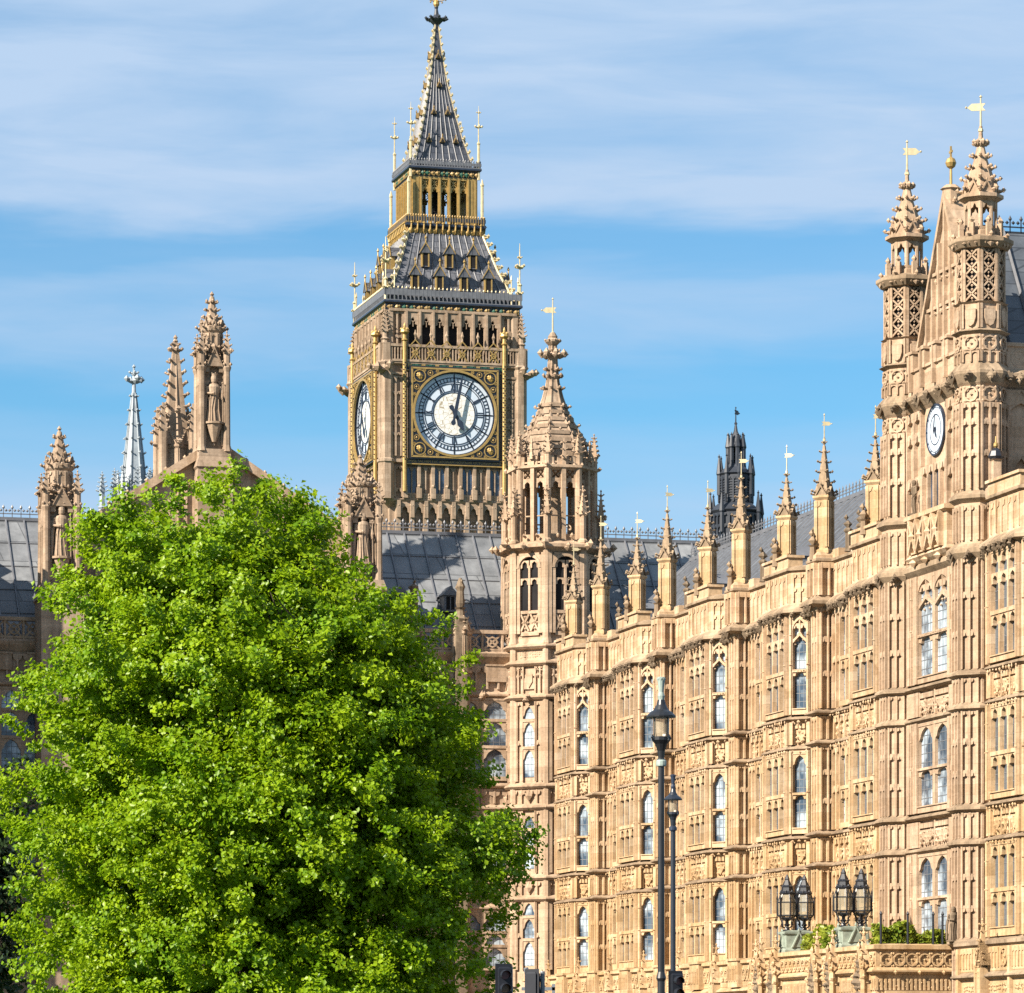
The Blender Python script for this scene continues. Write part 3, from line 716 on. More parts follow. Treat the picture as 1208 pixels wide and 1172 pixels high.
# ------------------------------------------------------------------ the clock gabled tower between two octagonal turrets
tw = thing('gabled_tower', 'stone tower with twin lattice turrets and a small white clock under its gable', 'tower', RL(43.3), A_W)
def oct_faces(m, cx, cy, apo, fn, n=8):
    for k in range(n):
        with m.at(cx, cy, 0, 360 / n * k):
            with m.at(0, -apo, 0): fn(k)
def turret_mesh():
    m = MB(); a = .80; fw = 2 * a * math.tan(math.pi / 8)
    m.worn = 2; prof = [(a + .06, 0)]
    for z in LEVELS: prof += [(a + .06, z - .2), (a + .3, z - .08), (a + .3, z), (a + .06, z + .16)]
    prof += [(a + .06, 19.6), (a + .32, 19.95), (a + .32, 20.1), (a + .05, 20.35), (a + .05, 21.7), (a + .24, 21.85), (a + .24, 21.95), (a, 22.15),
             (a, 25.8), (a + .1, 25.9), (a + .24, 26.2), (a + .24, 26.3), (a, 26.6), (a, 27.6), (a + .16, 27.7), (a, 27.8), (a, 28.65), (a + .1, 28.72), (a - .14, 28.76), (a - .14, 30.6), (a + .1, 30.62), (a + .26, 30.82), (a + .26, 30.95), (.62, 31.1)]
    m.ledge = 3; m.lathe(0, 0, prof, 8, thr=a + .13)
    def face(k):
        w = fw / 2
        for za, zb, wa, wb in STOREY:
            with m.at(0, -.06): panels(m, -w, w, [za, za + (zb - za) * .34, za + (zb - za) * .68, zb], 2, .07, .12, .26, .9)
        with m.at(0, -.06): panels(m, -w, w, [1.5, 4.0, 6.1], 2, .085, .09, .2, .8)
        for za, zb in ((10.0, 10.9), (14.72, 15.6)):
            with m.at(0, -.06): panels(m, -w, w, [za, zb], 2, .085, .09, .2, .8)
        with m.at(0, -.05): panels(m, -w, w, [20.4, 21.6], 2, .08, .08, .2, .8)
        panels(m, -w, w, [22.2, 23.5, 24.6, 25.2], 2, .065, .13, .26, .9)
        quatrefoil(m, -w + .05, w - .05, 25.22, 25.78, -.08, 0, .06)
        grotesques(m, -w, w, -.22, 26.1, .21, .4); grotesques(m, -w, w, -.26, 19.85, .19, .4)
        quatrefoil(m, -w + .05, w - .05, 27.0, 27.55, -.08, 0, .06); panels(m, -w, w, [26.62, 27.0], 2, .07, .08, 0, .4)
        m.box(-w, -w + .07, -.08, 0, 27.8, 28.65); m.box(w - .07, w, -.08, 0, 27.8, 28.65)
        m.prism([(-.2, 28.15), (-.12, 27.93), (0, 27.86), (.12, 27.93), (.2, 28.15), (.2, 28.45), (0, 28.55), (-.2, 28.45)], -.1, 0)
        # lattice stage: dark hollow behind pierced crosses
        with m.at(0, .14):
            m.m = 1; m.box(-w + .08, w - .08, -.02, 0, 28.8, 30.55); m.m = 0
            m.box(-w + .02, -w + .11, -.15, 0, 28.74, 30.62); m.box(w - .11, w - .02, -.15, 0, 28.74, 30.62)
            for q in range(4): saltire(m, -w + .1, w - .1, 28.78 + q * .45, 29.23 + q * .45, -.13, -.05, .06)
        with m.at(0, -.2): carve(m, -w, w, 30.66, 30.82, 0, .09, .2)
        crocket(m, 0, .02, 31.0, .3, 0, -1); m.box(-.08, .08, -.02, .14, 30.9, 31.5); m.knob(0, .06, 31.6, .11, 1, 1, 1.4)
    oct_faces(m, 0, 0, a, face)
    # open lantern: eight slim shafts and arches, sky seen through
    b = .54; fb = 2 * b * math.tan(math.pi / 8)
    m.lathe(0, 0, [(b + .05, 31.0), (b + .05, 31.25), (b - .05, 31.3)], 8)
    def lface(k):
        w = fb / 2
        m.box(-w, -w + .075, 0, .1, 31.1, 32.3); m.box(w - .075, w, 0, .1, 31.1, 32.3)
        arch_head(m, -w + .07, w - .07, 31.95, 32.22, 32.34, .01, .09, .16, 4); m.box(-w, w, 0, .1, 31.1, 31.4)
    oct_faces(m, 0, 0, b, lface)
    m.lathe(0, 0, [(b, 32.3), (b + .2, 32.42), (b + .2, 32.54), (b, 32.6)], 8)
    spire(m, 0, 0, [(b + .05, 32.55), (.46, 33.1), (.24, 33.75), (.10, 34.4), (.07, 34.6)], 8, 5, .29)
    m.lathe(0, 0, [(.2, 32.3), (.0, 32.36)], 8)
    def gab(k): gablet(m, fb * .9, 32.58, .34, -.03, .1)
    oct_faces(m, 0, 0, b, gab)
    m.lathe(0, 0, [(.1, 34.25), (.2, 34.38), (.1, 34.5)], 8); [crocket(m, 0, 0, 34.38, .3, math.cos(R(45 * q)), math.sin(R(45 * q))) for q in range(8)]; m.lathe(0, 0, [(.08, 34.4), (.05, 35.0)], 6)
    return m
t1 = turret_mesh().build('corner_turret', [BUFF, VOID, WORN, LEDGE], tw, (-3.7, -.1, 0))
vane(t1, (0, 0, 34.8), 1.2, 75, s=1.05)
t2 = again(t1, tw, (3.7, -.1, 0))
t2.children[0].rotation_euler = (0, 0, R(245))
m = MB()
# body between and behind the turrets
m.worn = 1; m.ledge = 2
FY = -.32
m.sweep([(-3.7, 9), (-3.7, .2), (-3.0, FY), (3.0, FY), (3.0, .15), (3.9, .15), (3.9, 9)],
        [(0, 0)] + sum([course(z, 0, .28) for z in LEVELS], []) + [(0, 19.7), (.3, 20.0), (.3, 20.15), (0, 20.4), (0, 25.8), (.1, 25.9), (.36, 26.2), (.36, 26.3), (.05, 26.5), (.05, 27.25), (.12, 27.3), (.12, 27.4), (-.3, 27.5)], thr=.15)
with m.at(0, FY):
    storeys(m, 5.4, 1.15, 2, .24, .16, top_tracery=True, cusp=.05)
    for za, zb, wa, wb in STOREY:
        for sg in (-1, 1):
            with m.at(sg * 2.05, -.14): panels(m, -.5, .5, [za, za + (zb - za) * .5, zb], 1, .25, .08, .2, .8)
    grotesques(m, -2.8, 2.8, -.30, 26.1, .23, .95)
    panels(m, -2.8, -1.25, [22.0, 23.4, 25.0, 25.8], 2, .12, .16); panels(m, 1.25, 2.8, [22.0, 23.4, 25.0, 25.8], 2, .12, .16)
    panels(m, -1.25, 1.25, [22.0, 23.7], 4, .12, .16)
    # crenellated parapet with tall merlons
    for i in range(5): m.box(-2.7 + i * 1.18, -2.7 + i * 1.18 + .62, -.16, .2, 27.3, 27.95); m.box(-2.76 + i * 1.18, -2.7 + i * 1.18 + .68, -.22, .26, 27.95, 28.05); m.box(-2.45 + i * 1.18, -2.33 + i * 1.18, -.21, 0, 26.6, 27.95)
with m.at(3.9, 4.6, 0, 90):                                          # blind arcade of the south side
    for q in range(5):
        x = -4.2 + q * 1.75
        panels(m, x, x + 1.75, [20.4, 23.4, 25.75], 1, .16, .2, .16, .6); arch_head(m, x + .16, x + 1.59, 24.4, 25.3, 25.75, -.14, 0)
        quatrefoil(m, x + .2, x + 1.5, 26.55, 27.2, -.06, 0, .08)
    grotesques(m, -4, 4, -.32, 26.12, .3, 1.1)
m.build('tower_body', [BUFF, WORN, LEDGE], tw)
m = MB()                                                            # balcony box with two quatrefoil lattices
m.sweep([(-1.9, .2), (-1.9, -.68), (1.9, -.68), (1.9, .2)], [(-.5, 19.9), (.0, 20.3), (.12, 20.42), (0, 20.55), (0, 21.75), (.16, 21.82), (.16, 21.98), (-.6, 22.0)])
with m.at(0, -.68):
    for x in (-1.55, .05):
        for k in range(2): saltire(m, x + k * .75 + .03, x + .72 + k * .75, 20.62, 21.74, -.2, 0, .12); m.knob(x + k * .75 + .375, -.18, 21.18, .2, 1, .7, 1, .2)
        for k in range(3): m.box(x + k * .75 - .04, x + k * .75 + .04, -.2, 0, 20.55, 21.8)
        m.box(x, x + 1.5, -.1, 0, 20.56, 20.62)
    for x in (-1.4, -.2, 1.1): m.knob(x, -.02, 20.25, .2, 1, 1, .8)
m.build('balcony', HONEY, tw, (0, 0, 0))
for k, (za, zb, wa, wb) in enumerate(STOREY):
    glazing(3.1, wb - wa, 0, 10, .3).build('window', [GLASS, CAME], tw, (0, FY, wa))
m = MB(); m.box(-.55, .55, -.02, 0, 22.05, 23.5); m.build('balcony_door', BLUEGLASS, tw, (0, FY - .02, 0))
# clock
m = MB(); ring(m, 0, 0, .87, .93, -.08, 0, 32); m.m = 1
ring(m, 0, 0, 0.0, .87, -.05, 0, 32); m.m = 0
ring(m, 0, 0, .52, .56, -.06, -.03, 32); ring(m, 0, 0, 0, .1, -.065, -.03, 12); ring(m, 0, 0, .79, .815, -.06, -.03, 32)
for k in range(12):
    a = R(30 * k); x, z = math.sin(a), math.cos(a)
    m.prism([(x * .82 - z * .03, z * .82 + x * .03), (x * .82 + z * .03, z * .82 - x * .03), (x * .88 + z * .03, z * .88 - x * .03), (x * .88 - z * .03, z * .88 + x * .03)][::-1], -.062, -.03)
ck = m.build('clock', [INK, OPAL], tw, (0, FY - .02, 24.9))
def hand(l, w, ang, tail=.15):
    m = MB(); m.prism([(-w * .6, -tail), (w * .6, -tail), (w, l * .55), (0, l), (-w, l * .55)], -.03, 0); o = m.build('clock_hand', INK); o.rotation_euler = (0, R(ang), 0); return o
for l, w, a, y in ((.36, .028, 151, -.08), (.55, .018, 12, -.11)): o = hand(l, w, a); o.parent = ck; o.location = (0, y, 0)
# gable, roof
m = MB()
m.prism([(-2.9, 26.6), (2.9, 26.6), (2.9, 27.4), (0, 33.1), (-2.9, 27.4)], .05, .95)
for sg in (-1, 1):
    m.prism([(sg * 3.05, 27.35), (sg * 3.05, 27.6), (0, 33.5), (0, 33.1)][::-sg], -.12, 1.1)
    for q in range(7): f = (q + .5) / 7; crocket(m, sg * 3.0 * (1 - f), .2, 27.6 + 5.9 * f, .24, sg, 0)
with m.at(0, .05):
    for x in (-1.8, -1.2, -.6, 0, .6, 1.2, 1.8): m.box(x - .07, x + .07, -.14, 0, 27, 32.9 - abs(x) * 1.97)
    for z in (28.2, 29.4, 30.6): w_ = (33.0 - z) / 1.97; m.box(-w_, w_, -.1, 0, z, z + .12); carve(m, -w_ * .9, w_ * .9, z - .3, z - .05, -.06, .1, .25)
m.lathe(0, .2, [(.28, 32.9), (.28, 33.5), (.36, 33.56), (.2, 33.7)], 8)
m.build('gable', BUFF, tw)
m = MB(); m.lathe(0, 0, [(.05, 0), (.04, .7), (.03, .75)], 6); m.lathe(0, 0, [(.04, .68), (.15, .76), (.2, .9), (.15, 1.04), (.03, 1.12)], 10, apo=False); m.box(-.03, .03, -.03, .03, 1.1, 1.5); m.box(-.14, .14, -.025, .025, 1.26, 1.34)
m.build('gilt_orb', GOLD, tw, (0, .2, 33.6))
m = MB()
m.add([(-3.5, .95, 26.6), (3.6, .95, 26.6), (3.6, 9, 26.6), (-3.5, 9, 26.6), (0, .95, 32.1), (0, 9, 32.1)], [(0, 4, 5, 3), (1, 2, 5, 4), (0, 1, 4), (2, 3, 5)])
m.m = 1
for q in range(9):
    y = 1.2 + q * .95; m.add([(3.6, y, 26.65), (3.6, y + .12, 26.65), (0.02, y + .12, 32.16), (0.02, y, 32.16), (3.68, y + .06, 26.72), (.08, y + .06, 32.24)], [(0, 4, 5, 3), (4, 1, 2, 5)])
rr = m.build('roof', [SLATE, ROLL], tw)
m = MB()
with m.at(0, 0, 0, 90): fleurs(m, 1.0, 9, 32.1, .42, .6)
m.build('ridge_cresting', DARK_LEAD, rr)

# ------------------------------------------------------------------ the wing south of the tower, cut by the frame
wg = thing('palace_wing', 'bay windowed stone wing beside the tower at the right edge of the view', 'palace', RL(50.95), A_W)
m = MB(); m.worn = 1; m.ledge = 2; m.ledge = 2; m.sweep([(-3.15, 0), (9.2, 0), (9.2, 11.6)], wall_profile(), thr=.15)
with m.at(9.2, 5.8, 0, 90):
    for q in range(5):
        with m.at(-4.4 + q * 2.2, 0):
            for za, zb, wa, wb in STOREY: panels(m, -.9, .9, [za, za + (zb - za) * .5, zb - .1], 3, .12, .17)
            for za, zb in ((9.98, 10.9), (14.72, 15.6)): panels(m, -.9, .9, [za, zb], 4, .09, .12, .2, .7)
            grotesques(m, -.9, .9, -.3, 19.83)
with m.at(-2.6, 0):
    for za, zb, wa, wb in STOREY: panels(m, -.5, .5, [za, za + (zb - za) * .5, zb], 2, .09, .14)
    grotesques(m, -.55, .55, -.3, 19.83)
m.build('wall', [HONEY, WORN, LEDGE], wg)
m = MB(); m.worn = 1; m.ledge = 2
m.sweep([(-2.85, 0), (-2.85, -1.35), (9.2, -1.35)], [(0, 0), (0, 4.6)] + course(5.15, 0, .22) + [(.02, 5.3), (.02, 6.15), (.14, 6.2), (.14, 6.32), (-.35, 6.42), (-1.4, 6.44)], thr=.12)
with m.at(0, -1.35):
    for i in range(5):
        x = -2.6 + i * 2.4
        panels(m, x, x + 1.2, [5.4, 6.08], 4, .06, .07, .3, .9); quatrefoil(m, x + 1.4, x + 2.1, 5.42, 6.08, -.08, 0, .06)
        m.box(x - .16, x + .04, -.14, 0, 0, 6.1); m.box(x + .2, x + 2.1, -.08, 0, 4.3, 4.42); carve(m, x + .25, x + 2.0, 4.6, 4.85, -.02, .07, .15)
    for x in (-.2, 4.6):
        m.box(x - .3, x + .3, -.35, 0, 0, 5.4); gablet(m, .5, 5.5, .7, -.32, .3); carve(m, x - .22, x + .22, 5.0, 5.7, -.34, .1, .2); spire(m, x, -.15, [(.13, 5.9), (.06, 6.6), (.03, 6.85)], 4, 3, .14); finial(m, x, -.15, 6.75, .22)
m.build('foot_arcade', [HONEY, WORN, LEDGE], wg)
again(oriel, wg, (0, 0, 0)); again(pier, wg, (4.37, 0, 0)); again(pa, wg, (4.37, -.3, 21.9))
m = MB()
with m.at(-1.75, -.4, 22.1):                                        # stub with a dark crowned cap and gilt ball
    m.lathe(0, 0, [(.28, -.4), (.28, -.1), (.14, .05), (.14, .85), (.2, .9)], 4); m.m = 1; m.lathe(0, 0, [(.2, .9), (.25, 1.0), (.19, 1.18), (.06, 1.3)], 8); m.m = 2; m.lathe(0, 0, [(.03, 1.28), (.08, 1.36), (.08, 1.44), (.03, 1.5), (.02, 1.7)], 8)
m.build('parapet_post', [BUFF, BLACK, GOLD], wg)
roof_mesh(-2.8, 9.2, .9, 21.3, 6.2, 26.3, 11.5, 21.3, 0.86, rw=.045).build('roof', [SLATE, ROLL], wg)
# ------------------------------------------------------------------ the entrance porch before the tower foot
po = thing('entrance_porch', 'carved stone entrance porch with pierced parapet at the foot of the gabled tower', 'porch', RL(40, 0), A_W)
PX0, PX1, PY = -6.5, 6.3, -3.75
prof = [(0, 0), (0, 4.3)] + [(.1, 4.35), (.1, 4.5), (0, 4.6)] + course(5.42, 0, .2) + [(0, 5.5), (0, 6.1), (.12, 6.16), (.12, 6.3), (-.3, 6.36), (-3, 6.36)]
m = MB()
m.sweep([(PX0, 0), (PX0, PY), (PX1, PY), (PX1, -.6)], prof)
def porch_face(W, gables):
    for q in range(int(W / .46)):
        x = -W / 2 + .15 + q * (W - .3) / int(W / .46); quatrefoil(m, x, x + (W - .3) / int(W / .46), 5.52, 6.05, -.07, 0, .05)
    carve(m, -W / 2, W / 2, 4.75, 5.1, -.02, .08, .2)
    for i in range(int(W / .16)): m.box(-W / 2 + i * .16, -W / 2 + i * .16 + .07, -.07, 0, 4.72, 5.12)
    for x in gables:
        with m.at(x, 0):
            m.box(-.42, .42, -.3, 0, 0, 5.0); m.m = 0; gablet(m, .8, 5.0, 1.15, -.34, .34); [crocket(m, sg * .42 * (1 - f), -.3, 5.05 + 1.15 * f, .26, sg, -.3) for sg in (-1, 1) for f in (.1, .4, .7)]; m.m = 2; carve(m, -.32, .32, 4.5, 5.3, -.34, .15, .2, .9); carve(m, -.14, .14, 5.3, 5.8, -.34, .12, .16, .9); m.m = 0
            for sg in (-1, 1): m.lathe(sg * .38, -.3, [(.09, 3.4), (.09, 5.1), (.12, 5.15), (.05, 5.5), (.02, 5.8)], 6)
            spire(m, 0, -.15, [(.12, 6.0), (.06, 6.5), (.03, 6.7)], 4, 2, .13); finial(m, 0, -.15, 6.6, .24); m.m = 0
    m.box(-W / 2, W / 2, -.1, 0, 4.18, 4.28)
with m.at(0, PY, 0, 0):
    porch_face(PX1 - PX0, (-5.9, -4.2, .5, 2.2, 5.5))
    for x in (-2, 3.9): arch_head(m, x - 1.2, x + 1.2, 2.4, 4.0, 4.2, -.2, 0, .05, 8)
with m.at(PX1, (PY - .6) / 2, 0, 90):
    porch_face(PY * -1 - .6, ())
    arch_head(m, -1.25, 1.25, 2.6, 4.35, 4.7, -.12, .1, .05, 8)
    for x in (-.9, 0, .9): m.knob(x, -.2, 5.35, .09)
m.m = 1
with m.at(PX1, (PY - .6) / 2, 0, 90): m.box(-1.2, 1.2, -.015, 0, 0, 4.0)
with m.at(0, PY, 0, 0):
    for x in (-2, 3.9): m.box(x - 1.15, x + 1.15, -.015, 0, 0, 3.9)
m.m = 0
m.build('porch_wall', [HONEY, VOID, WORN], po)
m = MB(); m.box(PX0 + .2, PX1 - .2, PY + .2, 0, 5.3, 5.62); m.build('terrace_floor', WORN, po)
for y in (-3.5, -2.5, -1.55, -1.2, -.75):
    m = MB(); m.lathe(PX1 - .15, y, [(.04, 6.3), (.035, 7.35), (.05, 7.4), (.01, 7.5)], 6)
    m.build('railing_post', BLACK, po)
# copper clad plinths that carry the lanterns
PL = ((-4.1, -3.15, .78), (2.2, -3.15, .72))
for x, y, h in PL:
    m = MB(); m.lathe(0, 0, [(.62, 0), (.62, .08), (.55, .18), (.55, h - .15), (.64, h - .08), (.64, h), (.4, h + .05)], 4, sx=.62, sy=.88)
    for k in range(4):
        with m.at(0, 0, 0, 90 * k): 
            with m.at(0, -.50 if k % 2 == 0 else -.35): gablet(m, .5, .2, .5, -.03, .06, False)
    m.build('lantern_plinth', COPPER, po, (x, y, 6.36 if 0 else 5.9 + .42))
def lantern(label, loc):
    t = thing('porch_lantern', label, 'lantern', loc, A_W, 'gothic iron lanterns on the porch')
    m = MB(); m.lathe(0, 0, [(.16, 0), (.09, .06), (.06, .2), (.12, .26), (.06, .32), (.06, .42), (.2, .5), (.26, .56)], 8)
    for k in range(6):
        a = R(60 * k + 30); x, y = math.cos(a), math.sin(a)
        m.tube([(x * .07, y * .07, .1), (x * .2, y * .2, .2), (x * .2, y * .2, .36), (x * .27, y * .27, .52)], [.02] * 4, 4); m.knob(x * .22, y * .22, .28, .045)
    m.build('bracket', BLACK, t)
    m = MB(); m.lathe(0, 0, [(.20, .56), (.285, .68), (.295, 1.26), (.21, 1.62)], 6); m.build('glass_panes', LAMPGLASS, t)
    m = MB(); k6 = 1 / math.cos(math.pi / 6)
    for k in range(6):
        a = R(-60 + 60 * k); x, y = math.cos(a) * k6, math.sin(a) * k6
        P = [(x * .21, y * .21, .55), (x * .295, y * .295, .68), (x * .305, y * .305, 1.26), (x * .22, y * .22, 1.63)]
        m.tube(P, [.022] * 4, 4)
        m.lathe(x * .33, y * .33, [(.018, .55), (.018, 1.4), (.03, 1.42), (.004, 1.56)], 4); m.knob(x * .33, y * .33, .52, .035)
    for r, z in ((.225, .56), (.30, .68), (.31, 1.26), (.225, 1.62)): m.lathe(0, 0, [(r - .03, z - .02), (r, z - .02), (r, z + .025), (r - .03, z + .025)], 6)
    m.build('cage', BLACK, t)
    m = MB(); m.lathe(0, 0, [(.24, 1.62), (.27, 1.68), (.20, 1.76), (.18, 1.92), (.2, 1.96), (.15, 2.03), (.08, 2.26), (.09, 2.3), (.02, 2.5)], 6)
    for k in range(6):
        a = R(60 * k + 30); m.knob(math.cos(a) * .24, math.sin(a) * .24, 1.74, .05, 1, 1, 1.6); m.knob(math.cos(a) * .17, math.sin(a) * .17, 1.97, .035, 1, 1, 1.5)
    m.build('crown_roof', BLACK, t)
    t.scale = (1.0, 1.0, .84)
    return t
def PW(x, y, z): return RL(40 + x, y, z)
for x, y, h, side in ((-4.1, -3.15, .78, 'farther'), (2.2, -3.15, .72, 'nearer')):
    lantern('black gothic lantern, left of the two on the %s green plinth' % side, PW(x, y - .34, 6.32 + h + .04))
    lantern('black gothic lantern, right of the two on the %s green plinth' % side, PW(x, y + .34, 6.32 + h + .04))
def leaf_cloud(pts, nrm, size, rng, jit=.9):
    """one bent leaf (two triangles over a midrib) at every point"""
    n = len(pts)
    d = rng.normal(size=(n, 3)) * jit + nrm; d /= np.linalg.norm(d, axis=1)[:, None] + 1e-9
    u = np.cross(d, rng.normal(size=(n, 3))); u /= np.linalg.norm(u, axis=1)[:, None] + 1e-9
    w = np.cross(d, u); s = (size * rng.uniform(.6, 1.25, n))[:, None]
    v = np.empty((n, 4, 3)); v[:, 0] = pts - u * s * .55; v[:, 1] = pts + w * s * .48 + d * s * .16 + u * s * .1; v[:, 2] = pts + u * s * .62 - d * s * .1; v[:, 3] = pts - w * s * .48 + d * s * .16 + u * s * .1
    return v
def leaf_object(name, v, mat, parent, loc=(0, 0, 0)):
    n = len(v); me = bpy.data.meshes.new(name)
    me.vertices.add(4 * n); me.vertices.foreach_set('co', v.reshape(-1).astype(np.float32))
    li = np.arange(4 * n).reshape(n, 4)[:, [0, 1, 2, 0, 2, 3]].reshape(-1)
    me.loops.add(6 * n); me.loops.foreach_set('vertex_index', li.astype(np.int32))
    me.polygons.add(2 * n); me.polygons.foreach_set('loop_start', np.arange(0, 6 * n, 3).astype(np.int32)); me.polygons.foreach_set('loop_total', np.full(2 * n, 3, np.int32))
    me.materials.append(mat); me.update(calc_edges=True)
    return put(name, me, parent, loc)
def shrub(label, loc, deg, sx, sy, sz, n, seed):
    t = thing('clipped_shrub', label, 'shrub', loc, deg, 'shrubs on the porch terrace')
    rng = np.random.default_rng(seed); p = rng.uniform(-1, 1, (n, 3)); p[:, 2] = np.abs(p[:, 2])
    top = .72 + .28 * np.sin(p[:, 0] * 5 + seed) * np.cos(p[:, 0] * 2.3); p *= (sx, sy, sz); p[:, 2] *= top
    leaf_object('foliage', leaf_cloud(p, np.array((0, 0, .6)), .15, rng), LEAF_SHRUB, t)
    m = MB(); m.box(-sx, sx, -sy * .8, sy * .8, -.42, .05); m.box(-sx - .04, sx + .04, -sy * .8 - .04, sy * .8 + .04, -.02, .07); m.build('planter_box', COPPER, t)
    m = MB()
    for k in range(5):
        x = (k - 2) * sx * .4; m.tube([(x, 0, -.05), (x + .05, .03, sz * .4), (x - .06, -.05, sz * .8)], [.035, .025, .012], 5)
    m.build('stem', BARK, t)
shrub('yellow green shrub behind black railing posts on the porch edge', PW(5.6, -2.2, 6.05), A_S, 1.35, .4, 1.15, 4200, 3)
shrub('dark green shrub standing between the two pairs of lanterns', PW(-1.0, -3.1, 6.05), A_W, 1.7, .35, 1.2, 2600, 8)
# ------------------------------------------------------------------ the octagonal stair turret in the corner
TO = Vector((1.97, 205.0))
SX, SY = Vector((math.cos(R(A_S)), math.sin(R(A_S)))), Vector((-math.sin(R(A_S)), math.cos(R(A_S))))
def HL(x, y=0, z=0):
    p = TO + SX * x + SY * y; return (p.x, p.y, z)
def hz(py, x=0, y=0):
    """height of a point of the photograph on the south front"""
    return 1.7 + (1270 - py) * (TO.y + SX.y * x + SY.y * y) / 5000
def hx(px, y=0):
    k = (px - 604) / 5000
    return (k * (TO.y + SY.y * y) - TO.x - SY.x * y) / (SX.x - k * SX.y)
ot = thing('octagonal_turret', 'tall octagonal stone turret with open arches and a crocketed spire in the corner', 'tower', HL(0), A_S)
m = MB(); A = 2.15; FW = 2 * A * math.tan(math.pi / 8)
def oc(z, p=.3): return [(A + .05, z - .2), (A + .05 + p * .6, z - .16), (A + .05 + p, z - .06), (A + .05 + p, z), (A + .05, z + .16)]
zl = [hz(y, y=-2) for y in (1060, 1035, 952, 927, 822, 782, 762)]
prof = [(A + .05, 0)]
for z in zl: prof += oc(z)
zb, z1, z2 = hz(760, y=-2), hz(648, y=-2), hz(560, y=-1.6)
B = 1.86; FB = 2 * B * math.tan(math.pi / 8)
prof += [(A, zb + .3), (A, z1 - .2), (A + .12, z1 - .1), (A + .4, z1 + .05), (A + .4, z1 + .2), (B, z1 + .45), (B - .25, z1 + .5)]
m.lathe(0, 0, prof, 8)
def oface(k):
    w = FW / 2
    for za, zt in ((6.8, zl[0]), (zl[1] + .2, zl[2] - .2), (zl[3] + .2, zl[4] - .25)):
        with m.at(0, -.05):
            m.box(-w, -w + .22, -.14, 0, za, zt); m.box(w - .22, w, -.14, 0, za, zt)
            for sg in (-1, 1): 
                with m.at(sg * .52, 0): panels(m, -.17, .17, [za, za + (zt - za) * .5, zt], 1, .06, .12, .26, .9)
            lights(m, -.32, .32, za + .2, zt - .2, 1, .1, -.14, 0, (za + (zt - za) * .42, zt - .9), .95, .05)
            m.box(-.36, -.32, -.16, 0, za, zt); m.box(.32, .36, -.16, 0, za, zt)
    for za, zt in ((zl[0] + .2, zl[1] - .2), (zl[2] + .2, zl[3] - .2)):
        with m.at(0, -.05):
            panels(m, -w, w, [za, zt], 4, .07, .12, .2, .8)
            m.prism([(-.24, za + .45), (0, za + .08), (.24, za + .45), (.24, zt - .15), (-.24, zt - .15)], -.16, 0); m.knob(0, -.15, (za + zt) / 2, .2, 1, .6, 1.3)
    with m.at(0, -.05):
        za, zt = zl[4] + .2, zl[5] - .15
        panels(m, -w, -.3, [za, zt], 2, .07, .12); panels(m, .3, w, [za, zt], 2, .07, .12); carve(m, -w + .1, -.3, za + .7, zt - .1, -.1, .1, .24); carve(m, .3, w - .1, za + .7, zt - .1, -.1, .1, .24)
        m.box(-.28, .28, -.1, 0, za + .15, zt - .6); m.prism([(-.2, za + .5), (0, za + .2), (.2, za + .5), (.2, za + .85), (-.2, za + .85)], -.16, -.1)
        carve(m, -.6, .6, zl[5] + .22, zl[6] - .25, 0, .06, .13)
        grotesques(m, -.3, .3, -.25, zl[4] - .1, .24, .6)
    # tall two light opening with a dark hollow behind, pierced parapet panel below
    za, zt = zb + .5, z1 - .3
    m.m = 1; m.box(-.5, .5, -.02, 0, za + 1.1, zt - .1); m.m = 0
    m.box(-w, -w + .2, -.2, 0, za, zt + .1); m.box(w - .2, w, -.2, 0, za, zt + .1)
    for sg in (-1, 1): m.box(sg * .58 - .08, sg * .58 + .08, -.17, 0, za, zt)
    m.box(-.5, .5, -.12, 0, za + .95, za + 1.1); m.box(-.5, .5, -.1, 0, za - .1, za + .08)
    for a, b in ((-.5, -.03), (.03, .5)):
        arch_head(m, a, b, zt - 1.5, zt - 1.15, zt - 1.1, -.12, 0); arch_head(m, a, b, zt - .72, zt - .3, zt - .25, -.12, 0); saltire(m, a + .02, b - .02, za + .12, za + .92, -.12, -.02, .09)
    m.box(-.05, .05, -.15, 0, za + 1.1, zt - .5)
    ring(m, 0, zt - .62, .55, .68, -.2, 0, 10, -90, 90); arch_head(m, -.56, .56, zt - .62, zt + .02, zt + .1, -.16, 0, 0)
    crocket(m, 0, -.3, z1, .5, 0, -1)
oct_faces(m, 0, 0, A, oface)
# pinnacled shafts against every angle of the upper stages
for k in range(8):
    with m.at(0, 0, 0, 45 * k + 22.5):
        with m.at(0, -A / math.cos(math.pi / 8) - .02):
            m.lathe(0, 0, [(.19, 6), (.19, zb - .2), (.27, zb), (.2, zb + .3), (.17, z1 + .2), (.24, z1 + .3), (.24, z1 + .4), (.15, z1 + .5), (.15, z1 + 1.6), (.2, z1 + 1.66)], 8)
            spire(m, 0, 0, [(.16, z1 + 1.66), (.06, z1 + 2.5), (.03, z1 + 2.7)], 4, 4, .16); finial(m, 0, 0, z1 + 2.65, .26)
            for q in (0, 90, 180, 270): crocket(m, 0, 0, z1 + 1.6, .26, math.cos(R(q)), math.sin(R(q)))
        with m.at(0, -A - .3): crocket(m, 0, 0, z1 + .1, .62, 0, -1)
        with m.at(0, -(B + .3) / math.cos(math.pi / 8)): m.prism([(-.06, z1 + 1.2), (.06, z1 + 1.2), (.06, z1 + 1.7), (-.06, z1 + 1.7)], -.05, .45)
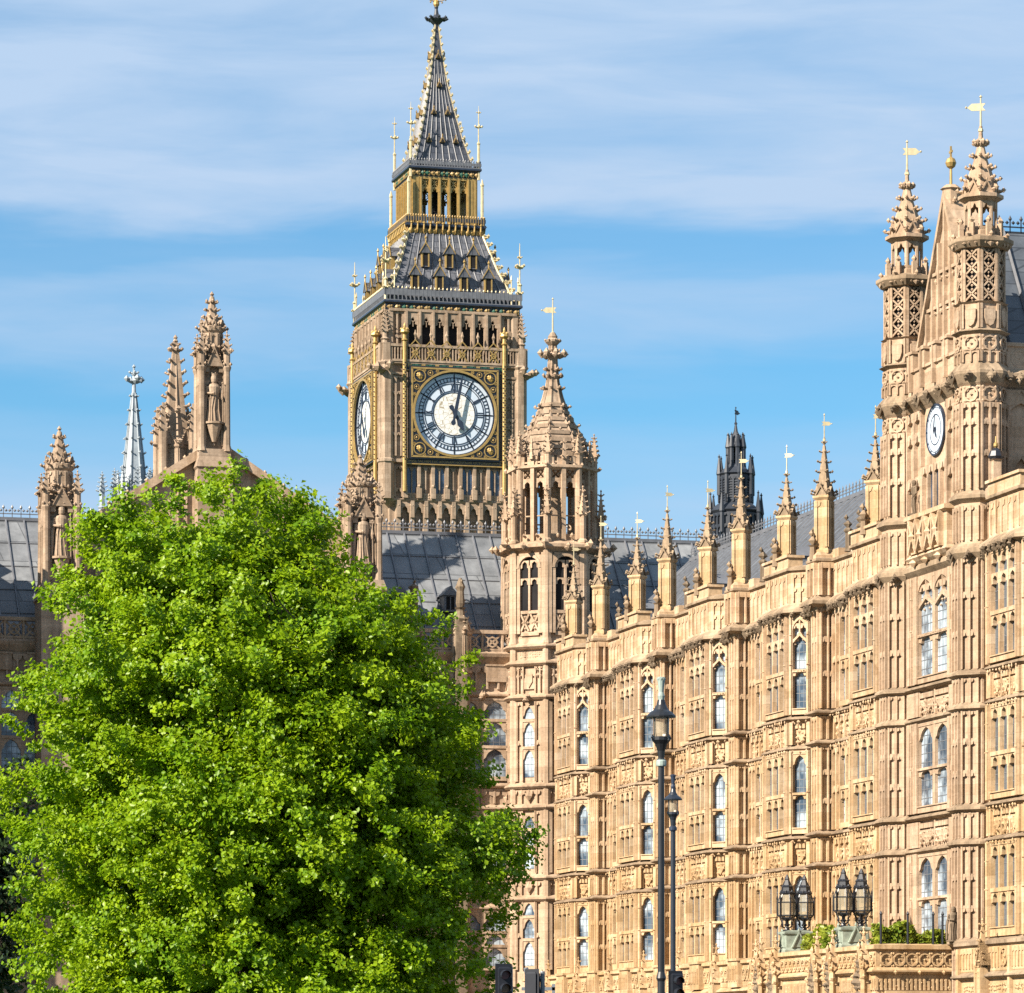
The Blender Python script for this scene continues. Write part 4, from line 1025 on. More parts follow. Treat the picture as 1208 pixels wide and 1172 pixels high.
# open lantern stage: two arches to a face
def lface(k):
    w = FB / 2
    m.box(-w, -w + .16, -.06, .22, z1 + .4, z2 + .2); m.box(w - .16, w, -.06, .22, z1 + .4, z2 + .2); m.box(-.1, .1, -.16, .2, z1 + .4, z2 + .9)
    m.box(-w, w, -.02, .2, z1 + .3, z1 + .75)
    for a, b in ((-w + .16, -.1), (.1, w - .16)):
        xc = (a + b) / 2
        arch_head(m, a, b, z2 - .75, z2 - .35, z2 - .2, .0, .14)
        for sg in (-1, 1): m.knob(xc + sg * .15, .07, z2 - .02, .10, 1, .7, 1); m.knob(xc, .07, z2 - .02 + sg * .15, .10, 1, .7, 1)
        m.box(a, a + .06, 0, .14, z2 - .2, z2 + .2); m.box(b - .06, b, 0, .14, z2 - .2, z2 + .2)
        for zz in (z1 + 1.6,): m.box(a, b, .03, .1, zz, zz + .06)
    m.box(-w, w, -.04, .2, z2 + .18, z2 + .34)
    spire(m, 0, -.2, [(.09, z2 + .7), (.04, z2 + 1.5), (.02, z2 + 1.7)], 4, 3, .13)
    for q in range(4): m.box(-w + .1 + q * .36, -w + .3 + q * .36, -.08, .06, z2 + .4, z2 + .85)
    m.box(-w, w, -.06, .04, z2 + .52, z2 + .6)
    crocket(m, -.35, -.1, z1 + .6, .3, 0, -1); crocket(m, .35, -.1, z1 + .6, .3, 0, -1)
oct_faces(m, 0, 0, B, lface)
for k in range(8):
    with m.at(0, 0, 0, 45 * k + 22.5):
        with m.at(0, -B / math.cos(math.pi / 8)):
            m.lathe(0, 0, [(.17, z1 + .4), (.15, z2 + .9), (.22, z2 + 1.0)], 8); spire(m, 0, 0, [(.15, z2 + 1.0), (.05, z2 + 1.9)], 4, 4, .17); finial(m, 0, 0, z2 + 1.8, .22)
            for q in (0, 90, 180, 270): crocket(m, 0, 0, z2 + .35, .34, math.cos(R(q)), math.sin(R(q)))
m.lathe(0, 0, [(B + .02, z2 + .2), (B + .22, z2 + .3), (B + .22, z2 + .42), (B - .2, z2 + .5)], 8)
m.lathe(0, 0, [(.35, z1), (.35, z2 + .3)], 8)
m.build('turret_shaft', [BUFF, VOID], ot)
m = MB()
zs0, zs1 = z2 + .35, hz(400)
spz = [(1.62, zs0), (1.40, hz(520)), (1.10, hz(508)), (.70, hz(490)), (.44, hz(470)), (.27, hz(452)), (.19, hz(430)), (.14, zs1)]
spire(m, 0, 0, spz, 8, 7, .36)
for k in range(8):                                                  # stepped courses of the spire flanks, ribs on the arrises
    with m.at(0, 0, 0, 45 * k):
        for q in range(9):
            z = zs0 + .2 + q * .36; r = float(np.interp(z, [p[1] for p in spz], [p[0] for p in spz])); w = r * .36
            m.box(-w, w, -r - .07, -r + .1, z, z + .17)
            if q % 2 == 0 and q < 8: m.knob(0, -r - .06, z + .26, .1)
    with m.at(0, 0, 0, 45 * k + 22.5): m.tube([(0, -r0 / math.cos(math.pi / 8), z) for r0, z in spz], [.09, .085, .08, .07, .06, .05, .05, .04], 4)
for z, s in ((hz(445), .32), (hz(420), .52), (hz(403), .22)):
    m.lathe(0, 0, [(.2, z - .2), (.34, z - .05), (.34, z + .05), (.2, z + .15)], 8)
    for q in range(8): crocket(m, .2 * math.cos(R(45 * q)), .2 * math.sin(R(45 * q)), z, s, math.cos(R(45 * q)), math.sin(R(45 * q)))
m.lathe(0, 0, [(.17, zs1 - .1), (.22, zs1 + .1), (.1, zs1 + .3)], 8)
sp = m.build('spire', TAN, ot)
vane(sp, (0, 0, zs1 + .2), 1.7, 165, s=1.1)
for k in (6, 7, 0):
    for i, (za, zt) in enumerate(((6.8, zl[0]), (zl[1] + .2, zl[2] - .2), (zl[3] + .2, zl[4] - .25))):
        a = R(45 * k - 90); glazing(.64, zt - za - .4, 0, 3, .3).build('window', [GLASS, CAME], ot, ((A + .06) * math.cos(a), (A + .06) * math.sin(a), za + .2), 45 * k)

# ------------------------------------------------------------------ the great hall: gabled south front between statue turrets, long lead roofs either side
ha = thing('great_hall', 'long stone hall with grey lead roofs and a steep gable rising behind the tree', 'hall', HL(0), A_S)
GX = (hx(70) + hx(425)) / 2; GW = (hx(425) - hx(70)) / 2
XL, XR = -52.0, -1.6
cw = MB()                                                             # unseen wing added beyond the frame to shade the roof and wall
def hcourse(z, p=.28, h=.2): return course(z, 0, p, h)
HZ = [hz(1070, -6), hz(1040, -6), hz(952, -6), hz(925, -6), hz(818, -6), hz(770, -6), hz(742, -6)]
m = MB()
for a, b in ((XL, GX - GW), (GX + GW, XR)):
    prof = [(0, 0)]
    for z in HZ[:5]: prof += hcourse(z)
    prof += [(0, HZ[5] - .5), (.25, HZ[5] - .15), (.3, HZ[5]), (.05, HZ[5] + .15), (-.25, HZ[5] + .2)]
    m.sweep([(a, 0), (b, 0)], prof)
    n = int((b - a) / 3.2); st = (b - a) / n
    for i in range(n):
        x0 = a + i * st
        for za, zt in ((6.8, HZ[0] - .25), (HZ[1] + .2, HZ[2] - .25), (HZ[3] + .2, HZ[4] - .3)):
            m.box(x0, x0 + .4, -.22, 0, za, zt + .1); m.box(x0 + st - .4, x0 + st, -.22, 0, za, zt + .1)
            panels(m, x0 + .4, x0 + .75, [za, za + (zt - za) * .5, zt], 1, .08, .16); panels(m, x0 + st - .75, x0 + st - .4, [za, za + (zt - za) * .5, zt], 1, .08, .16)
            lights(m, x0 + .75, x0 + st - .75, za + .2, zt, 2, .14, -.18, 0, (za + (zt - za) * .42, zt - .95), .9, .05)
            m.box(x0 + .75, x0 + st - .75, -.2, 0, za, za + .2); m.box(x0 + .4, x0 + st - .4, -.19, 0, zt, zt + .12)
            if i >= n - 7 or a < -40: glazing(st - 1.5, zt - za - .2, 0, 8, .32).build('window', [GLASS, CAME], ha, (x0 + st / 2, 0, za + .2))
        for za, zt in ((HZ[0] + .2, HZ[1] - .2), (HZ[2] + .2, HZ[3] - .2)): panels(m, x0, x0 + st, [za, zt], 6, .08, .12)
        za, zt = HZ[4] + .25, HZ[5] - .6
        panels(m, x0, x0 + st, [za, zt], 7, .09, .16, .22, .9)
        for q in range(2): m.box(x0 + .25 + q * st / 2, x0 + .25 + q * st / 2 + st * .28, -.2, 0, zt - .75, zt); m.box(x0 + .2 + q * st / 2, x0 + .3 + q * st / 2 + st * .28, -.24, 0, zt, zt + .09)
        grotesques(m, x0 + st * .3, x0 + st * .7, -.2, HZ[4] - .1, .22, .8)
        for q in range(4):                                          # pierced parapet
            xa = x0 + q * st / 4; m.box(xa, xa + .1, -.12, .08, HZ[5] + .1, HZ[6] - .1); saltire(m, xa + .1, xa + st / 4, HZ[5] + .2, HZ[6] - .2, -.06, .06, .09)
            ring(m, xa + .05 + st / 8, (HZ[5] + HZ[6]) / 2, .2, .28, -.08, .06, 8)
        m.box(x0, x0 + st, -.16, .1, HZ[6] - .18, HZ[6]); m.box(x0, x0 + st, -.1, .06, HZ[5] + .15, HZ[5] + .25)
cw.sweep([(-39, 9), (-39, -5), (-30.2, -5), (-30.2, 9)], [(0, 0)] + sum([course(z, 0, .28) for z in HZ[:5]], []) + [(0, 27.6), (.25, 27.8), (.25, 27.95), (0, 28.1), (-1, 28.1)])
for q in range(9): cw.box(-30.7, -30.2, -4.9 + q * 1.5, -4.1 + q * 1.5, 28.1, 28.9)
for q in range(6): cw.box(-38.8 + q * 1.5, -38 + q * 1.5, -5, -4.5, 28.1, 28.9)
cw.box(-38.6, -30.6, -4.6, 8.8, 27.9, 28.05)
for (fx, fy, fd, W_) in ((-34.6, -5, 0, 8.8), (-30.2, 2, 90, 14)):
    with cw.at(fx, fy, 0, fd):
        n_ = int(W_ / 2.9)
        for q in range(n_):
            x = -W_ / 2 + q * W_ / n_
            for za, zt in ((6.8, HZ[0] - .25), (HZ[1] + .2, HZ[2] - .25), (HZ[3] + .2, HZ[4] - .3), (HZ[4] + .3, 27.4)): panels(cw, x, x + W_ / n_, [za, za + (zt - za) * .55, zt], 4, .12, .16)
cw.build('shade_wing', BUFF, ha)
# the gable front with its great window
GA = hz(530, GX, -.8); GE = GA - 4.55
m.prism([(GX - GW, 0), (GX + GW, 0), (GX + GW, GE), (GX, GA), (GX - GW, GE)], -.9, .2)
for sg in (-1, 1):
    m.prism([(GX + sg * (GW + .1), GE - .2), (GX + sg * (GW + .1), GE + .25), (GX, GA + .45), (GX, GA)][::-sg], -1.25, .3)
    for q in range(8): f = (q + .5) / 8; crocket(m, GX + sg * GW * (1 - f), -1.1, GE + .3 + (GA - GE) * f, .34, sg * .4, 0)
with m.at(GX, -.9):
    lights(m, -4.6, 4.6, 8, 22.5, 9, .22, -.3, 0, (12.5, 17.5), .8)
    arch_head(m, -5.2, 5.2, 19.5, 25.5, 26.5, -.35, 0, 0, 12)
    for x in (-6.2, 6.2): panels(m, x - .6, x + .6, [8, 12, 16, 20, 24, 26], 2, .12, .2)
    for q in range(9): panels(m, -1.8 + q * .4, -1.4 + q * .4, [26.7, GA - .8 - abs(q - 4) * .27], 1, .06, .12)
m.build('wall', BUFF, ha)
glazing(9.2, 14.5, 0, 40, .4).build('window', [BLUEGLASS, CAME], ha, (GX, -.905, 8))
# roofs
RZ = hz(632, hx(590), 5.5)
for a, b in ((XL, GX - 4.6), (GX + 4.6, 10.5)):
    rf = roof_mesh(a, b, .3, HZ[6] - .9, 5.6, RZ, 11, HZ[6] - .9, 0.86, rw=.05).build('roof', [LEAD, ROLL], ha)
    m = MB()
    with m.at(0, 5.6): fleurs(m, a, b, RZ + .08, .42, .62)
    m.build('ridge_cresting', ROLL, rf)
    m = MB()
    for q in range(1, 5):
        f = q / 5; y = .3 + 5.3 * f; z = HZ[6] - .9 + (RZ - HZ[6] + .9) * f
        m.box(a, b, y - .05, y, z - .02, z + .02)
    m.build('lead_seam', ROLL, rf)
m = MB()
m.add([(GX - GW, -.2, GE - .3), (GX, -.2, GA - .2), (GX + GW, -.2, GE - .3), (GX - GW, 26, GE - .3), (GX, 26, GA - .2), (GX + GW, 26, GE - .3)], [(0, 1, 4, 3), (1, 2, 5, 4), (3, 4, 5)])
m.build('gable_roof', LEAD, ha)
for px in (472, 531):                                               # roof dormers
    x = hx(px, 1.5); m = MB(); m.box(-.32, .32, -.1, 1.3, 0, .8); m.prism([(-.44, .78), (.44, .78), (0, 1.25)], -.22, 1.5); m.m = 1; m.box(-.2, .2, -.12, -.1, .1, .72); m.m = 0; m.box(-.025, .025, -.14, -.1, .1, .72)
    m.build('roof_dormer', [ROLL, VOID], ha, (x, 1.55, hz(722, x, 1.5)))
# buttress pinnacles with statue niches
def niche_turret(name, z0, zn0, zn1, ztop, w, parent, loc, foot=0):
    """z0 foot, niche between zn0 and zn1, spirelet tip ztop"""
    m = MB(); h = w / 2
    m.box(-h * .62, h * .62, -h * .5, h, foot, zn1 + .6)
    for sx in (-1, 1): m.box(*sorted((sx * h * .62, sx * h * .9)), -h * .8, h * .9, foot, zn1 + .5)
    m.lathe(0, 0, [(h + .12, foot), (h + .12, z0 - .6), (h + .2, z0 - .5), (h + .05, z0), (h + .05, zn0 - 1.2)], 4)
    for sx in (-1, 1):
        for sy in (-1, 1):
            with m.at(sx * h * .84, sy * h * .84):
                m.lathe(0, 0, [(.24, zn0 - 1.3), (.16, zn0 - 1.0), (.14, zn1 - .2), (.2, zn1), (.15, zn1 + .1), (.15, zn1 + .7)], 8)
                for q in (45, 135, 225, 315): crocket(m, 0, 0, zn1 + .75, .3, math.cos(R(q)), math.sin(R(q))); crocket(m, 0, 0, zn1 + .1, .26, math.cos(R(q)), math.sin(R(q)))
                spire(m, 0, 0, [(.16, zn1 + .65), (.04, zn1 + 1.5)], 4, 3, .2); finial(m, 0, 0, zn1 + 1.4, .22)
    for k in range(4):
        with m.at(0, 0, 0, 90 * k):
            with m.at(0, -h * .9 if k in (1, 3) else -h * .62):
                panels(m, -h * .6, h * .6, [zn0 - 1.0, zn1 - .6], 2, .08, .05)
            with m.at(0, -h * .8):                                   # nodding canopy over the niche
                gablet(m, w * .5, zn1 + .05, .8, -.1, .3); carve(m, -w * .28, w * .28, zn1 + .05, zn1 + .35, -.05, .13, .24)
                arch_head(m, -w * .3, w * .3, zn1 - .3, zn1 + .08, zn1 + .2, -.02, .3)
    for k in (0, 1, 3):
        with m.at(0, 0, 0, 90 * k):
            with m.at(0, -h * .8): carve(m, -w * .26, w * .26, zn1 + .5, zn1 + 1.15, .0, .13, .26, .9)
    zc = zn1 + .7; ht = ztop - zc; r = h * .62
    m.lathe(0, 0, [(r, zc - .3), (r, zc + ht * .32), (r + .1, zc + ht * .36), (r + .14, zc + ht * .42), (r - .04, zc + ht * .45)], 8)
    def f(k):
        ww = r * .41
        panels(m, -ww, ww, [zc, zc + ht * .32], 1, .07, .07); gablet(m, ww * 1.7, zc + ht * .36, ht * .15, -.08, .12); crocket(m, 0, -.1, zc + ht * .40, .26, 0, -1)
    oct_faces(m, 0, 0, r, f)
    spire(m, 0, 0, [(r - .05, zc + ht * .42), (r * .5, zc + ht * .66), (.1, zc + ht * .92), (.07, ztop - .3)], 8, 4, .26)
    finial(m, 0, 0, ztop - .75, .48)
    # bracket that carries the statue
    m.lathe(0, -h * .72, [(.1, zn0 - .85), (.26, zn0 - .4), (.34, zn0 - .12), (.36, zn0)], 8)
    return m.build(name, TAN, parent, loc)
x70, x425, x250, x210 = hx(70, -1.3), hx(425, -1.3), hx(250, -1.0), hx(207, 9)
nt = dict()
nt[70] = niche_turret('statue_turret', hz(700, x70), hz(665, x70), hz(605, x70), hz(508, x70), 1.75, ha, (x70, -1.3, 0))
nt[425] = niche_turret('statue_turret', hz(690, x425), hz(672, x425), hz(618, x425), hz(541, x425), 1.75, ha, (x425, -1.3, 0))
nt[250] = niche_turret('statue_turret', hz(545, x250), hz(506, x250), hz(440, x250), hz(349, x250), 1.42, ha, (x250, -1.0, 0), hz(545, x250) - 3.4)
# slim crocketed pinnacle behind the gable, and the small ones on the parapet
m = MB()
zt = hz(400, x210, 9); zb_ = hz(500, x210, 9)
pinnacle(m, 1.2, 0, zb_ - 1.2, zt - .6, rows=1); spire(m, 0, 0, [(.58, zb_ - 1.1), (.16, zt - .7), (.12, zt - .2)], 4, 9, .42); finial(m, 0, 0, zt - .9, .6)
for sx in (-1, 1):
    for sy in (-1, 1):
        with m.at(sx * .75, sy * .75): m.lathe(0, 0, [(.2, 0), (.2, zb_ - .5)], 6); spire(m, 0, 0, [(.18, zb_ - .5), (.05, zb_ + .9)], 4, 4, .22)
m.build('crocketed_pinnacle', TAN, ha, (x210, 9, 0))
for px, py in ((488, 690), (543, 683)):
    x = hx(px, -.3); m = MB(); z = hz(740, x)
    m.box(-.28, .28, -.3, .25, 0, z + .3); m.lathe(0, 0, [(.3, z + .2), (.36, z + .35), (.2, z + .5), (.18, z + .8), (.26, z + .9)], 8)
    finial(m, 0, 0, hz(py + 8, x) - .2, .3); m.lathe(0, 0, [(.12, z + .8), (.2, z + 1.1), (.16, z + 1.7), (.22, z + 1.9), (.06, hz(py, x))], 8)
    for q in range(4): crocket(m, 0, 0, z + 1.2 + .3 * q, .24, math.cos(q * 1.6), math.sin(q * 1.6))
    m.build('parapet_pinnacle', WORN, ha, (x, -.3, 0))
m = MB()
x = hx(546, -.4); m.box(-.4, .4, -.12, .3, 0, hz(770, x)); pz = hz(770, x)
with m.at(0, 0, pz): pinnacle(m, .62, -1.0, .9, 2.1, rows=4)
for z in HZ[:5]: m.box(-.46, .46, -.2, .3, z - .1, z + .08)
with m.at(0, -.12): panels(m, -.36, .36, [8, 11, 14.5, 17, 20, pz - 1.2], 1, .1, .08)
m.build('buttress', BUFF, ha, (x, -.15, 0))

# ------------------------------------------------------------------ statues
def statue(label, loc, h, mat, deg=A_S, crown=True, robe=True, armx=0.0, group=None):
    t = thing('statue', label, 'statue', loc, deg, group)
    m = MB(); s = h / 1.8
    if robe: body = [(.30, 0), (.29, .1), (.24, .5), (.22, .85), (.19, 1.02), (.22, 1.22), (.25, 1.40), (.20, 1.50), (.08, 1.55), (.07, 1.60)]
    else: body = [(.20, .86), (.19, .95), (.17, 1.05), (.22, 1.30), (.24, 1.42), (.18, 1.50), (.08, 1.55), (.07, 1.60)]
    m.lathe(0, 0, [(r * s, z * s) for r, z in body], 14, apo=False, sy=.72)
    m.lathe(0, -.02 * s, [(.06 * s, 1.52 * s), (.11 * s, 1.60 * s), (.135 * s, 1.71 * s), (.12 * s, 1.82 * s), (.03 * s, 1.88 * s)], 10, apo=False)
    m.knob(0, -.115 * s, 1.70 * s, .03 * s, .6, 1, 1.2)
    if crown:
        m.lathe(0, 0, [(.105 * s, 1.80 * s), (.13 * s, 1.92 * s), (.10 * s, 1.92 * s)], 10, apo=False)
        for q in range(5): m.knob(.12 * s * math.cos(q * 1.257), .12 * s * math.sin(q * 1.257), 1.94 * s, .03 * s)
    if not robe:
        for sg in (-1, 1): m.tube([(sg * .12 * s, 0, .95 * s), (sg * .13 * s, -.05 * s, .5 * s), (sg * .14 * s, .02 * s, .06 * s), (sg * .15 * s, -.12 * s, .04 * s)], [.115 * s, .085 * s, .055 * s, .05 * s], 8)
    # arms: one to the breast with book or orb, the other down to a staff
    m.tube([(-.25 * s, 0, 1.42 * s), (-.31 * s, -.02 * s, 1.15 * s), (-.10 * s, -.22 * s, 1.12 * s)], [.075 * s, .065 * s, .05 * s], 7); m.knob(-.07 * s, -.24 * s, 1.13 * s, .075 * s)
    m.tube([(.25 * s, 0, 1.42 * s), (.33 * s, -.02 * s, 1.12 * s), (.30 * s, -.18 * s, .92 * s)], [.075 * s, .065 * s, .05 * s], 7); m.knob(.30 * s, -.2 * s, .9 * s, .055 * s)
    m.tube([(.31 * s, -.21 * s, .0), (.30 * s, -.21 * s, 1.5 * s)], [.02 * s, .018 * s], 5); m.knob(.30 * s, -.21 * s, 1.54 * s, .05 * s)
    if robe:
        for q in range(6):
            a = R(205 + 26 * q + random.uniform(-8, 8)); b = a + random.uniform(-.35, .35); m.tube([(.235 * s * math.cos(a), .175 * s * math.sin(a), random.uniform(.85, 1.15) * s), (.24 * s * math.cos(b), .18 * s * math.sin(b), .5 * s), (.30 * s * math.cos(b + .1), .225 * s * math.sin(b + .1), .02 * s)], [.012 * s, .03 * s, .04 * s], 5)
        for sg in (-1, 1): m.tube([(sg * .22 * s, .05 * s, 1.44 * s), (sg * .33 * s, .04 * s, .9 * s), (sg * .36 * s, .03 * s, .05 * s)], [.06 * s, .075 * s, .06 * s], 7)
    m.lathe(0, 0, [(.36 * s, -.06 * s), (.36 * s, .02 * s)], 8)
    o = m.build('figure', mat, t, smooth=False)
    return t
for px, x, yy, lab in ((70, x70, -1.3, 'crowned stone statue in the niche of the left hand turret'), (425, x425, -1.3, 'crowned stone statue in the niche of the turret before the clock tower'), (250, x250, -1.0, 'crowned stone statue in the tall niche above the hall gable')):
    z0, z1_ = {70: (665, 605), 425: (672, 612), 250: (506, 450)}[px]
    statue(lab, HL(x, yy - (1.42 if px == 250 else 1.75) / 2 * .72, hz(z0, x) + .06), hz(z1_, x) - hz(z0, x) - .1, TAN)
statue('small dark stone figure standing on the balcony below the white clock', RL(43.3 - 1.55, -.62, 22.05), 1.2, WORN, A_W, False, False)
statue('worn stone beast like figure at the foot of the tower near the porch', RL(47.05, -1.15, 6.45), 1.15, WORN, A_S, False, True)

# ------------------------------------------------------------------ far spires
def far(px, Y): return ((px - 604) / 5000 * Y, Y, 0)
def fz(py, Y): return 1.7 + (1270 - py) * Y / 5000
Y = 250
ls = thing('lead_spire', 'slender pale blue grey lead spire with small pinnacles rising behind the tree', 'spire', far(158, Y), A_S)
m = MB(); z0, zt = fz(600, Y), fz(440, Y)
m.lathe(0, 0, [(1.0, 18), (1.0, z0), (1.1, z0 + .1), (.74, z0 + .5)], 8)
spire(m, 0, 0, [(.76, z0 + .4), (.5, z0 + (zt - z0) * .4), (.12, zt - 1.2), (.08, zt)], 8, 9, .26)
for k in range(8):
    with m.at(0, 0, 0, 45 * k + 22.5): m.tube([(0, -.84, z0 + .4), (0, -.55, z0 + (zt - z0) * .4), (0, -.14, zt - 1.2)], [.06, .05, .03], 4)
for a in range(4): crocket(m, 0, 0, fz(450, Y), .6, math.cos(R(90 * a + 15)), math.sin(R(90 * a + 15)))
finial(m, 0, 0, zt - .3, .5)
for k in range(8):
    with m.at(0, 0, 0, 45 * k):
        with m.at(0, -1.15):
            m.lathe(0, 0, [(.16, 18), (.16, z0 + .5), (.22, z0 + .6), (.14, z0 + .7), (.12, z0 + 1.1)], 6); spire(m, 0, 0, [(.13, z0 + 1.1), (.04, z0 + 2.1)], 4, 4, .2); finial(m, 0, 0, z0 + 2.0, .22)
            gablet(m, .5, z0 - .2, .9, .02, .1)
m.build('spire_shaft', PALE_LEAD, ls)
m = MB()
for k in range(4):
    with m.at(0, 0, 0, 90 * k + 15):
        with m.at(-2.05, 0):
            m.lathe(0, 0, [(.2, 18), (.2, z0 - .2), (.26, z0 - .1), (.15, z0), (.14, z0 + .8)], 6); spire(m, 0, 0, [(.15, z0 + .8), (.04, z0 + 1.8)], 4, 4, .22); finial(m, 0, 0, z0 + 1.7, .22)
        m.tube([(-2.0, 0, z0 - 1.3), (-1.6, 0, z0 - .75), (-1.0, 0, z0 - .1)], [.09, .09, .1], 5)
m.build('flying_buttress', PALE_LEAD, ls)
Y = 262
dl = thing('ventilation_lantern', 'dark sooty iron lantern tower with louvres and a needle tip beyond the slate roof', 'tower', far(868, Y), A_S + 18)
m = MB(); z = lambda py: fz(py, Y)
m.lathe(0, 0, [(1.42, 15), (1.42, z(607)), (1.55, z(604)), (1.1, z(596)), (.96, z(594)), (.96, z(562)), (1.08, z(560)), (.6, z(552)), (.46, z(548))], 8)
for k in range(8):
    with m.at(0, 0, 0, 45 * k):
        with m.at(0, -.96): panels(m, -.4, .4, [z(594), z(564)], 2, .09, .1); [m.box(-.36, .36, -.05, 0, z(592) + q * .16, z(592) + q * .16 + .06) for q in range(9)]
        with m.at(0, -1.42): panels(m, -.58, .58, [z(640), z(622), z(608)], 3, .1, .12)
        with m.at(0, -.42): m.box(-.17, -.08, 0, .1, z(552), z(528)); m.box(.08, .17, 0, .1, z(552), z(528)); arch_head(m, -.1, .1, z(532), z(528), z(526), 0, .1)
    with m.at(0, 0, 0, 45 * k + 22.5):
        for r, a, b in ((1.62, 608, 581), (1.06, 562, 537), (.5, 530, 511)):
            with m.at(0, -r): m.lathe(0, 0, [(.12, z(a) - 1.2), (.12, z(a)), (.16, z(a) + .1), (.02, z(b))], 6); m.knob(0, 0, z(b) - .15, .1)
m.lathe(0, 0, [(.46, z(528)), (.52, z(526)), (.4, z(522)), (.3, z(517)), (.12, z(509)), (.05, z(500))], 8)
m.build('lantern_shaft', DARK_LEAD, dl)
vane(dl, (0, 0, z(501)), 1.0, 30, DARK_LEAD, 1.1)
Y = 236
m = MB()
an = thing('roof_aerial', 'thin grey aerial frame standing on the roof beside the statue turret', 'aerial', far(390, Y), A_S)
for x in (-.35, .35): m.tube([(x, 0, 24), (x, 0, fz(620, Y)), (x * .3, 0, fz(606, Y)), (0, 0, fz(604, Y))], [.04] * 4, 5)
for q in range(6): m.box(-.8, .2, -.1, .1, fz(640, Y) + q * .22, fz(640, Y) + q * .22 + .1)
m.build('frame', ROLL, an)
# ------------------------------------------------------------------ the great clock tower
CT = Vector((-6.39, 358.0))
DULL = plain_mat('dull_gilding', (.30, .20, .08), .45, .3, .25, 4.0, .5)
ct = thing('clock_tower', 'great stone clock tower with gilded lantern, iron roofs and tall spire', 'clock tower', (CT.x, CT.y, 0), A_S)
def cz(py, h): return 1.7 + (1270 - py) * (CT.y - .966 * h) / 5000
H, HB = 6.05, 5.45
z600, z632, z592, z555, z551, z430, z408 = [cz(p, H) for p in (600, 634, 591, 556, 549, 431, 409)]
zb0, zb1 = cz(412, HB), cz(370, HB)
def four(m, fn):
    for k in range(4):
        with m.at(0, 0, 0, 90 * k): fn(k)
